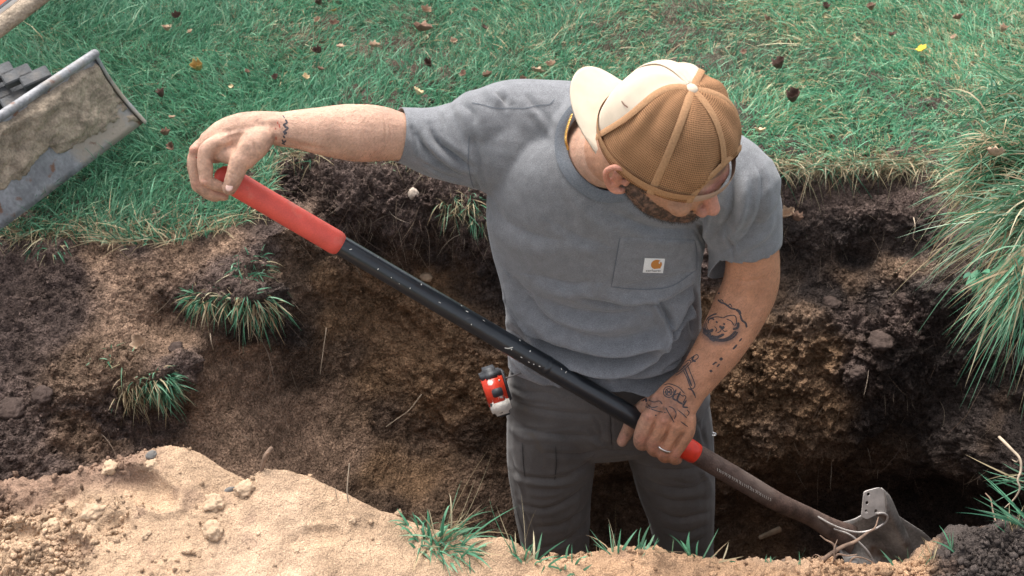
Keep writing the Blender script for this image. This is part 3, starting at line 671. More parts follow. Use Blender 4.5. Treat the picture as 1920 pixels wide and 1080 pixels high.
bounds = [(-math.pi + 0, -math.pi + sixth * .92, 'cap_fabric'), (-math.pi + sixth * .92, -sixth * .95 + .0, 'cap_mesh'), (-sixth * .95, 0, 'cap_mesh'), (0, sixth * .95, 'cap_mesh'), (sixth * .95, math.pi - sixth * 1.05, 'cap_mesh'), (math.pi - sixth * 1.05, math.pi, 'cap_fabric')]
CAPROT = R(-13)
for k, (a0, a1_, mn) in enumerate(bounds):
    cap_panel(a0 + CAPROT, a1_ + CAPROT, 'mesh_panel' if mn == 'cap_mesh' else 'front_panel', M[mn])
def band(points, nrms, w, th, name, material, parent=None):
    points = np.array(points); nrms = nrm(np.array(nrms)); T = nrm(np.gradient(points, axis=0)); B = nrm(np.cross(T, nrms)); k = len(points)
    Vb = np.vstack([points + B * w / 2, points + B * w / 4 + nrms * th, points - B * w / 4 + nrms * th, points - B * w / 2])
    return link(name, new_mesh(name, Vb, [(r * k + i, r * k + i + 1, (r + 1) * k + i + 1, (r + 1) * k + i) for r in range(3) for i in range(k - 1)]), material, parent or cap)
for (a0, a1_, mn) in bounds:
    phi = a1_ + CAPROT; t0 = 0
    pcw = (phi + math.pi) % (2 * math.pi) - math.pi
    if abs(pcw) < .66: t0 = .36 * math.sqrt(1 - (pcw / .66) ** 2)
    ps = [HL(*cap_pt(phi, t, .0022)) for t in np.linspace(t0, .975, 24)]; ns = [p - HL(0, 0, -.02) for p in ps]
    front = abs(abs(pcw) - math.pi) < .35
    band(ps, ns, .011 if not front else .005, .0012, 'seam_tape', M['cap_fabric'] if front else M['cap_seam'])
# binding around the opening, sweatband, strap
ps, ns = [], []
for k in range(30):
    t = math.pi * k / 29; p = HL(*cap_pt(.66 * math.cos(t) + CAPROT * .0, .36 * math.sin(t) + .0, .0022)); ps.append(p); ns.append(p - HL(0, 0, 0))
band(ps, ns, .011, .0012, 'opening_binding', M['cap_seam'])
ps, ns = [], []
for k in range(70):
    phi = .64 + (2 * math.pi - 1.28) * k / 69; p = HL(*cap_pt(phi, .045, .0022)); ps.append(p); ns.append(p - HL(0, 0, .02))
band(ps, ns, .020, .0012, 'rim_band', M['cap_seam'])
M['strap'] = mat('snap_strap', (.40, .26, .19), rough=.5)
ps, ns = [], []
for k in range(20):
    phi = -.74 + 1.48 * k / 19; p = HL(*cap_pt(phi, .03, .0005)); ps.append(p); ns.append(p - HL(0, 0, .0))
band(ps, ns, .016, .0015, 'strap', M['strap'])
link('top_button', MB().add(*ellipsoid(HL(0, 0, .1135), (hf, hs_, hu), (.0095, .0095, .0055))).mesh(), M['cap_fabric'], cap)
# visor with rows of stitching
nv, mv = 30, 16; VV = []
def vis(s, t, lift=0):
    phi = math.pi + CAPROT * .8 + (s - .5) * 2 * 1.04
    f0, s0, u0 = cap_pt(phi, .02, .001)
    reach = .073 * (1 - abs(2 * s - 1) ** 2.6) ** .5
    f = f0 - reach * t * math.cos(CAPROT * .8); sw = s0 * (1 + .10 * t * (1 - abs(2 * s - 1))) - reach * t * math.sin(CAPROT * .8)
    u = u0 - .004 + .008 * t - .9 * (sw ** 2) / .09 * (.25 + .35 * t) * .9 + lift
    return HL(f, sw, u)
for side in (1, -1):
    for j in range(mv + 1):
        for i in range(nv + 1):
            t = j / mv; VV.append(vis(i / nv, t, .0016 * side + (.0005 * math.cos(t * mv * math.pi) if side > 0 else 0)))
W = nv + 1; Q = (mv + 1) * W
F = [(j * W + i, j * W + i + 1, (j + 1) * W + i + 1, (j + 1) * W + i) for j in range(mv) for i in range(nv)]
F += [(Q + j * W + i, Q + (j + 1) * W + i, Q + (j + 1) * W + i + 1, Q + j * W + i + 1) for j in range(mv) for i in range(nv)]
F += [(mv * W + i, mv * W + i + 1, Q + mv * W + i + 1, Q + mv * W + i) for i in range(nv)]
link('visor', new_mesh('visor', np.array(VV), F), M['cap_fabric'], cap)
# the small cuts in the cream panel
cb = [bvh_of(o.data) for o in cap.children if o.name.startswith('front_panel')]
M['fray'] = mat('frayed_edge', (.22, .12, .09), rough=.9)
link_decals('frayed_cut', cb, [[(1137, 168), (1142, 160), (1149, 153)], [(1168, 190), (1173, 197), (1180, 202)], [(1250, 154), (1256, 160), (1262, 168)]], .0022, .003, M['fray'], cap)
# necklace, ring
M['gold'] = mat('gold', (.75, .48, .16), rough=.25, metal=1)
M['silver'] = mat('silver', (.75, .74, .72), rough=.22, metal=1)
nk = MB(); cpts, _ = crom(pts([(1072, 215, 2.10), (1065, 235, 2.098), (1061, 252, 2.098), (1061, 266, 2.098), (1065, 280, 2.11)]), [0] * 5, 8)
for i in range(len(cpts) - 1):
    t = nrm(cpts[i + 1] - cpts[i]); b = nrm(np.cross(t, CF)); c = (cpts[i] + cpts[i + 1]) / 2; a = b * (1 if i % 2 else .5) + np.cross(t, b) * (.5 if i % 2 else 1)
    lp = [c + t *   .0028 * math.cos(q) + nrm(a) * .0018 * math.sin(q) for q in np.linspace(0, 2 * math.pi, 9)]
    nk.add(*sweep(lp, [.0007] * 9, n=6, sub=1, caps=False))
link('necklace', nk.mesh(), M['gold'], person)
c0 = P(1246.5, 838, 2.396); t = nrm(P(1244, 844, 2.402) - P(1268, 801, 2.376)); b = nrm(np.cross(t, CF)); c_ = np.cross(t, b)
lp = [c0 + b * .0152 * math.cos(q) + c_ * .0148 * math.sin(q) for q in np.linspace(0, 2 * math.pi, 33)]
link('wedding_ring', MB().add(*sweep(lp, [(.0010, .0026)] * 33, ref=nrm(b), n=10, sub=1, caps=False)).mesh(), M['silver'], person)
# tattoos
def circ(x, y, rx, ry, a0=0, a1=360, n=14, rot=0):
    c, s = math.cos(R(rot)), math.sin(R(rot)); o = []
    for k in range(n + 1):
        t = R(a0 + (a1 - a0) * k / n); u, v = rx * math.cos(t), ry * math.sin(t); o.append((x + u * c - v * s, y + u * s + v * c))
    return o
fT = .0019
T = [  # bear head on the forearm
    (circ(1351, 612, 29, 24, 20, 250, rot=8), .0030), (circ(1351, 613, 33, 26, 10, 170, rot=8), .0036), [(1327, 604), (1333, 597), (1344, 594), (1356, 596)], [(1356, 596), (1366, 592), (1378, 592), (1381, 604), (1377, 612)],
    [(1325, 603), (1326, 615), (1332, 622)], (circ(1334, 603, 6, 6, 150, 330), .003), [(1362, 598), (1371, 602), (1376, 610)], ([(1319, 617), (1328, 622), (1338, 618)], .006), ([(1318, 622), (1326, 628), (1334, 626)], .004),
    ([(1342, 603), (1346, 605)], .0035), ([(1356, 607), (1360, 608)], .0035), ([(1349, 611), (1354, 615), (1358, 612)], .005), [(1353, 615), (1351, 621), (1345, 624)], [(1353, 615), (1358, 621), (1364, 620)],
    ([(1333, 630), (1345, 632), (1358, 626)], .005), ([(1338, 636), (1352, 638), (1368, 632), (1380, 620)], .0055), ([(1330, 634), (1340, 640)], .004), ([(1374, 617), (1383, 614), (1384, 604)], .005), [(1340, 612), (1344, 617), (1342, 622)],
    # line of script above it
    ([(1346, 562), (1352, 567), (1358, 569), (1364, 573), (1371, 578), (1380, 580)], .0034), ([(1380, 580), (1386, 584), (1388, 590)], .005), ([(1388, 590), (1391, 600), (1398, 606), (1400, 614)], .0036), [(1350, 565), (1353, 562), (1357, 566)], [(1366, 573), (1369, 570), (1373, 576)],
    # cross
    ([(1302, 668), (1298, 674), (1305, 678)], .004), [(1292, 674), (1306, 665), (1309, 671), (1296, 680)], [(1266, 696), (1290, 676), (1294, 682), (1270, 703), (1266, 696)], ([(1270, 699), (1280, 691), (1292, 679)], .0028),
    [(1280, 688), (1288, 684)], ([(1284, 690), (1290, 705), (1297, 724)], .003), [(1289, 684), (1296, 702), (1303, 722), (1296, 728), (1288, 708), (1281, 694)], [(1276, 686), (1270, 690), (1272, 698)],
    # short strokes
    ([(1350, 671), (1354, 675)], .006), ([(1336, 684), (1341, 680), (1344, 679)], .003), ([(1344, 688), (1349, 682)], .003), ([(1331, 697), (1335, 694)], .006), ([(1374, 655), (1382, 646)], .004), ([(1386, 640), (1391, 634)], .003),
    # hand: old lettering and wheel
    circ(1254, 735, 10, 10), circ(1254, 735, 6, 6), [(1248, 729), (1260, 741)], [(1260, 729), (1248, 741)], [(1244, 735), (1264, 735)], [(1236, 724), (1233, 735), (1240, 750), (1256, 758), (1270, 764)], [(1244, 722), (1256, 720), (1272, 726), (1284, 738)],
    ([(1268, 730), (1262, 746), (1272, 752)], .0035), ([(1276, 734), (1270, 750), (1280, 758)], .0035), [(1280, 740), (1286, 744), (1280, 756)], ([(1287, 750), (1281, 762), (1290, 764)], .0035), [(1262, 742), (1272, 738), (1282, 744)],
    [(1254, 762), (1262, 766), (1268, 776), (1264, 786)], [(1248, 764), (1256, 778), (1264, 792)], [(1270, 768), (1280, 776), (1288, 784)], [(1276, 790), (1284, 796), (1290, 800)], [(1216, 750), (1226, 754), (1236, 752), (1242, 758)], [(1212, 756), (1222, 764), (1234, 762)],
    ([(1205, 752), (1211, 748), (1212, 754)], .004), [(1210, 762), (1230, 770), (1250, 774)], [(1288, 768), (1292, 774), (1288, 780)], ([(1228, 778), (1231, 779)], .003), [(1296, 730), (1302, 738), (1304, 746)], ([(1290, 728), (1298, 732), (1303, 742)], .003),
    # inner wrist side
    ([(1297, 635), (1305, 628), (1306, 618)], .006), ([(1288, 645), (1292, 640)], .003), ([(1340, 549), (1350, 550)], .004),
    # wrist script on the other arm
    ([(535, 224), (538, 230), (532, 234), (537, 238)], .003), ([(533, 238), (540, 240), (533, 246)], .003), ([(530, 247), (537, 249), (532, 252)], .003), ([(531, 254), (534, 259)], .003), ([(529, 261), (532, 267), (536, 263), (530, 270)], .0032), ([(528, 268), (535, 271)], .003),
    ([(530, 216), (534, 222)], .0022)]
T = [(t if isinstance(t, tuple) else (t, .0019)) for t in T]; T = [(list(a), w * 1.0) for a, w in T]
def tgroup(name, test, lab):
    sel = [q_ for q_ in T if test(*np.mean(q_[0], axis=0))]
    if sel: link(name, decal([body_b], sel, .002, .0004).mesh(), M['ink'], person, kind='stuff', label=lab)
tgroup('bear_tattoo', lambda x, y: 1310 < x and 588 < y < 645, 'bear head tattoo')
tgroup('lettering_tattoo', lambda x, y: x > 1310 and y <= 588, 'thin script tattoo')
tgroup('mark_tattoo', lambda x, y: x > 1325 and y >= 645, 'short stroke tattoos')
tgroup('cross_tattoo', lambda x, y: 1200 < x <= 1325 and 610 < y < 716, 'cross tattoo')
tgroup('hand_tattoo', lambda x, y: 1200 < x <= 1325 and y >= 716, 'wheel and lettering tattoo')
tgroup('wrist_tattoo', lambda x, y: x < 600, 'script tattoo round the wrist')
M['scratch'] = mat('skin_scratch', (.45, .08, .05), rough=.6)
link_decals('scratch', [body_b], [[(520, 228), (521, 233)], [(523, 232), (525, 240)], [(517, 256), (518, 262)], [(367, 294), (370, 297)], [(516, 240), (517, 243)]], .0016, .0004, M['scratch'], person)
# ------------------------------------------------------------------ the shovel
M['grip'] = mat('red_rubber_grip', (.62, .085, .06), rough=.5, spec=.4, noise=[(30, 4, .88, 1.12, ONE), (400, 2, .92, 1.06, ONE)], bump=[(500, 3, .0005, ONE, 'n')], spots=[(18, .60, (.50, .24, .18), .25, ONE), (34, .68, (.22, .10, .07), .12, (1, 1, 2))])
M['fibre'] = mat('black_fibreglass', (.011, .014, .018), rough=.3, spec=.6, noise=[(25, 4, .8, 1.3, ONE)], bump=[(300, 3, .0003, ONE, 'n')], spots=[(40, .70, (.05, .05, .05), .08, (1, 1, 3))])
M['collar_red'] = mat('red_collar', (.75, .045, .02), rough=.4, noise=[(80, 3, .85, 1.1, ONE)])
M['steel'] = mat('worn_steel', (.26, .24, .225), rough=.45, metal=.45, noise=[(20, 5, .6, 1.5, ONE), (200, 3, .8, 1.25, ONE)], bump=[(200, 4, .0008, ONE, 'n')], spots=[(16, .55, (.15, .10, .075), .12, ONE)])
M['rust'] = mat('rusty_steel', (.10, .065, .052), rough=.75, metal=.25, noise=[(40, 5, .6, 1.5, ONE), (300, 3, .8, 1.3, ONE)], bump=[(250, 4, .0012, ONE, 'n')], spots=[(10, .5, (.16, .12, .10), .2, ONE)])
M['chip'] = mat('paint_chip', (.62, .60, .54), rough=.8)
G0 = (415, 326, 2.15); B0 = (1680, 1070 - 0, 2.62)
SA = P(411, 326, 2.15); SB = P(1700, 1083, 2.62)
SD = nrm(SB - SA)
def at_px(x):                    # the point of the shaft's axis seen at photo column x
    lo, hi = 0., 1.
    for _ in range(40):
        m = (lo + hi) / 2; p = SA + (SB - SA) * m
        if proj(p)[0] < x: lo = m
        else: hi = m
    return SA + (SB - SA) * lo
shovel = empty('shovel', at_px(1680), 'long handled digging shovel with red grip, black shaft and steel blade, held by the man', 'shovel')
def rod(x0, x1, r, name, material, n=28, extra=None, parent=None):
    a, b = at_px(x0), at_px(x1); rr = extra or [r, r]; pp = [a + (b - a) * k / (len(rr) - 1) for k in range(len(rr))]
    return link(name, MB().add(*sweep(pp, rr, n=n, sub=4, ref=CU)).mesh(), material, parent or shovel)
rod(425, 628, .0225, 'grip', M['grip'], extra=[.0212, .0216, .0214, .0214, .0214, .0214, .0214, .0217])
a, b = at_px(620), at_px(1296)
fo_ = link('handle', MB().add(*sweep([a + (b - a) * k / 8 for k in range(9)], [.0176, .0179, .0183, .0186, .0189, .0191, .0193, .0195, .0195], n=28, sub=4, ref=CU)).mesh(), M['fibre'], shovel)
rod(1022, 1024, .0240, 'joint_ring', M['fibre'], extra=[.0197, .0197])
rod(1281, 1299, .0262, 'collar', M['collar_red'], extra=[.0210, .0216, .0216, .0212])
# steel socket: runs on from the collar, narrows and bends into the blade
blade_o = P(1600, 1010, 2.60)
ba = nrm(SD * 1.0 + camdir(0, .10, 0) * 0); bw = camdir(.36, .86, -.34); bw = nrm(bw - ba * (bw @ ba)); bn = np.cross(ba, bw)
if bn @ (-CF) < 0: bn = -bn
sp_ = [at_px(1300), at_px(1380), at_px(1460), P(1515, 967, 2.575), P(1560, 992, 2.60), P(1600, 1012, 2.625)]
V_, F_ = sweep(sp_, [(.0200, .0200), (.0200, .0200), (.0190, .0190), (.0178, .0170), (.022, .013), (.030, .006)], ref=bw, n=28, sub=6)
link('socket', MB().add(V_, F_).mesh(), M['rust'], shovel); sock_b = bvh_of(shovel.children[-1].data)
# the fold line down the socket and faint stamped marks
link('socket_fold', decal([sock_b], [([(1330, 846), (1390, 880), (1450, 913), (1500, 946), (1530, 968)], .0022)], .002, .0008).mesh(), M['steel'], shovel)
def on_blade(l, w):             # l along from shoulder 0 to tip 1, w across -1..1
    L = .29; half = .085 * (1 - max(0, (l - .45) / .55) ** 2.1 * .93) * (1 if l > .0 else 1)
    x = l * L; y = w * half
    dish = .052 * (w * w) * (1 - .35 * l) * (half / .085) - .008 * math.exp(-(w / .2) ** 2) * (1 - l)
    curve = .035 * (l - .35) ** 2 - .004
    return P(1590, 1012, 2.625) + ba * x + bw * y + bn * (dish + curve)
nl, nw = 26, 30
Vb = [on_blade(j / nl, -1 + 2 * i / nw) for j in range(nl + 1) for i in range(nw + 1)]
# scoop the frog: the middle of the shoulder reaches back along the socket
for i in range(nw + 1):
    w = -1 + 2 * i / nw
    for j in range(6):
        k = j * (nw + 1) + i; Vb[k] = Vb[k] + ba * (-.055 * math.exp(-(w / .38) ** 2) + .010 * (abs(w) ** 6)) * (1 - j / 6) ** 1.3
bl = new_mesh('blade', np.array(Vb), [(j * (nw + 1) + i, j * (nw + 1) + i + 1, (j + 1) * (nw + 1) + i + 1, (j + 1) * (nw + 1) + i) for j in range(nl) for i in range(nw)])
bl_o = link('blade', bl, M['steel'], shovel); s_ = bl_o.modifiers.new('t', 'SOLIDIFY'); s_.thickness = .0028; s_.offset = 0
# the two turned-over steps; the far one has four holes
M['hole'] = mat('dark_hole', (.01, .008, .007), rough=1)
M['step'] = mat('step_steel', (.50, .46, .43), rough=.5, metal=.2, noise=[(30, 5, .7, 1.3, ONE)], bump=[(250, 4, .0006, ONE, 'n')], spots=[(14, .58, (.20, .14, .11), .1, ONE)])
def step(pp, d0, holes):
    """a rounded plate with true round holes"""
    n = 24; bmx = bmesh.new(); zc = np.mean(pp, axis=0)
    pl = [np.array(q, float) for q in pp]
    per = []
    for i in range(len(pl)):
        a, b, c = pl[i - 1], pl[i], pl[(i + 1) % len(pl)]
        u = b + (a - b) * min(.3, 5 / np.linalg.norm(a - b)); v = b + (c - b) * min(.3, 5 / np.linalg.norm(c - b))
        for t in (0, .5, 1): per.append((1 - t) ** 2 * u + 2 * t * (1 - t) * b + t * t * v)
    ed = []
    def loop(ps):
        vs = [bmx.verts.new(P(q[0], q[1], d0 + (q[1] - 940) * .0002 + (q[0] - 1640) * .0003)) for q in ps]
        ed.extend(bmx.edges.new((vs[i], vs[(i + 1) % len(vs)])) for i in range(len(vs)))
    loop(per)
    for hx, hy, hr in holes: loop([(hx + hr * math.cos(t), hy + hr * math.sin(t) * 1.15) for t in np.linspace(0, 2 * math.pi, 12, endpoint=False)])
    bmesh.ops.triangle_fill(bmx, use_beauty=True, use_dissolve=False, edges=ed)
    me = bpy.data.meshes.new('step'); bmx.to_mesh(me); bmx.free(); return me
st = step([(1619, 921), (1648, 913), (1661, 921), (1664, 962), (1642, 964), (1624, 973), (1614, 968)], 2.555, [(1627, 926, 3.2), (1624.5, 942, 3.2), (1623, 958, 3.2), (1641, 957.5, 3.2)])
o = link('step', st, M['step'], shovel, label='flat step tab with four holes'); s_ = o.modifiers.new('t', 'SOLIDIFY'); s_.thickness = .003
# the far wing that carries the tab: one curved sheet down to the blade's edge
wing_l = [(1652, 915, 2.556), (1668, 930, 2.565), (1684, 965, 2.59), (1703, 1005, 2.62), (1720, 1045, 2.65), (1728, 1100, 2.70)]
wing_m = [(1660, 925, 2.552), (1668, 955, 2.560), (1680, 990, 2.585), (1694, 1025, 2.62), (1708, 1062, 2.66), (1718, 1110, 2.71)]
wing_r = [(1660, 962, 2.557), (1664, 975, 2.575), (1652, 990, 2.620), (1650, 1015, 2.660), (1664, 1060, 2.70), (1690, 1115, 2.74)]
wing_f = [(1645, 964, 2.558), (1657, 980, 2.60), (1630, 996, 2.650), (1622, 1020, 2.675), (1640, 1065, 2.71), (1675, 1118, 2.75)]
rows = [crom(pts(r_), [0] * 6, 5)[0] for r_ in (wing_l, wing_m, wing_r, wing_f)]
Vw = []; 
for k in range(len(rows[0])): Vw += list(crom([r_[k] for r_ in rows], [0] * 4, 5)[0])
nn_ = 16; kk = len(rows[0])
wg = new_mesh('wing', np.array(Vw), [(j * nn_ + i, j * nn_ + i + 1, (j + 1) * nn_ + i + 1, (j + 1) * nn_ + i) for j in range(kk - 1) for i in range(nn_ - 1)])
o = link('blade_wing', wg, M['steel'], shovel); s_ = o.modifiers.new('t', 'SOLIDIFY'); s_.thickness = .0026; s_.offset = 0
# rolled rim of the frog
rim = pts([(1528, 966, 2.568), (1560, 984, 2.575), (1590, 995, 2.582), (1615, 998, 2.585), (1640, 992, 2.58), (1660, 980, 2.572), (1664, 968, 2.562), (1656, 962, 2.556), (1645, 963, 2.556)])
link('frog_rim', MB().add(*sweep(rim, [.0022] * 9, n=10)).mesh(), M['step'], shovel)
rim2 = pts([(1565, 992, 2.578), (1592, 1002, 2.580), (1612, 1018, 2.585), (1630, 1038, 2.59), (1641, 1062, 2.60), (1648, 1090, 2.61)])
link('blade_rim', MB().add(*sweep(rim2, [.0020] * 6, n=10)).mesh(), M['step'], shovel)
# paint chips and scratches on the shaft
hb = bvh_of(fo_.data); gb = None
ch = [([(883, 608), (886, 609)], .0042), ([(708, 482), (710, 483)], .0035), ([(708, 504), (711, 506)], .004), ([(733, 520), (736, 522)], .003), ([(748, 532), (750, 532)], .0025), ([(768, 540), (771, 541)], .004), ([(783, 516), (785, 517)], .003),
      ([(789, 533), (792, 535)], .005), ([(864, 573), (869, 575)], .0038), ([(873, 583), (882, 587)], .003), ([(946, 652), (953, 653), (962, 651)], .0040), ([(958, 655), (962, 655)], .005), ([(974, 637), (976, 642)], .004), ([(993, 658), (996, 660)], .0045),
      ([(976, 669), (982, 672)], .003), ([(990, 678), (996, 681)], .0028), ([(1000, 682), (1003, 685)], .003), ([(1010, 686), (1016, 688)], .0025), ([(1027, 664), (1025, 675), (1020, 685), (1013, 692)], .0012), ([(1052, 690), (1054, 697)], .002), ([(1062, 696), (1058, 703)], .002),
      ([(655, 468), (664, 466)], .0015), ([(642, 447), (645, 449)], .003), ([(745, 480), (752, 484)], .002), ([(822, 566), (830, 570)], .0016), ([(905, 600), (913, 605)], .0015), ([(1110, 745), (1120, 752)], .0012), ([(1095, 730), (1100, 728)], .0012), ([(1140, 765), (1146, 764)], .0012)]
ch = [([np.array(a[0]), (np.array(a[0]) * .45 + np.array(a[1]) * .55)] if len(a) == 2 else a, w * random.uniform(.5, .85)) for a, w in ch if w > .0013]
link_decals('paint_chip', [hb], ch, .002, .0004, M['chip'], shovel)
sc = []
x0, y0 = 1345, 880
for k in range(30):
    x = x0 + k * 3.4; y = y0 + k * 2.0 + (k / 30.) ** 2 * -2; sc.append(([(x, y - 2.4 - random.random()), (x + random.uniform(-.5, 2.2), y + random.uniform(-.5, 1)), (x - .6 + random.random(), y + 3)], .0009))
link('stamped_marking', decal([sock_b], sc, .001, .0005).mesh(), M['chip'], shovel, kind='stuff')

# ------------------------------------------------------------------ tape measure on the pocket
M['tape_red'] = mat('tape_red_case', (.68, .055, .025), rough=.35, noise=[(50, 3, .85, 1.1, ONE)], bump=[(200, 2, .0003, ONE, 'n')], spots=[(70, .63, (.7, .66, .6), .02, ONE)])
M['tape_black'] = mat('tape_black_rubber', (.035, .037, .042), rough=.55, noise=[(60, 3, .7, 1.5, ONE)])
M['plaster'] = mat('dried_plaster', (.62, .58, .52), rough=.9, bump=[(200, 4, .002, ONE, 'n')], spots=[(60, .6, (.04, .04, .04), .04, ONE)])
tape = empty('tape_measure', P(922, 735, 2.54), 'scuffed red and black tape measure clipped to the trouser pocket, lower end white with plaster', 'tape measure')
ta = camdir(.28, -.95, -.1); tb = camdir(.96, .25, -.1); tb = nrm(tb - ta * (tb @ ta)); tn = np.cross(ta, tb); tn = tn if tn @ -CF > 0 else -tn
TC = P(928, 733, 2.50)
def tbox(u, v, n_, hu_, hv_, hn_, bev, name, m, lab=None):
    me = MB().add(*box(TC + ta * u + tb * v + tn * n_, (ta, tb, tn), (hu_, hv_, hn_))).mesh(smooth=True); bevel(me, bev, 3); return link(name, me, m, tape, label=lab)
tbox(-.002, 0, 0, .036, .020, .030, .009, 'case', M['tape_red'])
tbox(-.034, .000, -.003, .014, .0205, .030, .009, 'rubber_top', M['tape_black'])
tbox(-.001, .002, .0285, .0085, .0105, .0045, .002, 'lock_button', M['tape_black'])
tbox(.028, .001, .004, .017, .0195, .0275, .007, 'plaster_crust', M['plaster'])
tbox(.047, .004, .004, .004, .012, .010, .002, 'tape_hook', M['tape_black'])
tbox(-.006, .023, -.004, .030, .0035, .022, .002, 'belt_clip', M['tape_black'])
link('screw', MB().add(*ellipsoid(TC + ta * -.022 + tb * .012 + tn * .0295, (ta, tb, tn), (.0022, .0022, .0012), 10, 6)).mesh(), M['silver'], tape)
link('pocket_edge', MB().add(*sweep(pts([(940, 712, 2.50), (958, 706, 2.47), (975, 700, 2.45), (992, 692, 2.44)]), [.0016] * 4, n=8)).mesh(), M['trouser'], tro)
zp = pts([(1328, 812, 2.66), (1334, 816, 2.655), (1341, 816, 2.655), (1342, 813, 2.655), (1336, 811, 2.655)])
link('zip_pull', MB().add(*sweep(zp, [.0014] * 5, n=8)).mesh(), M['silver'], tro)
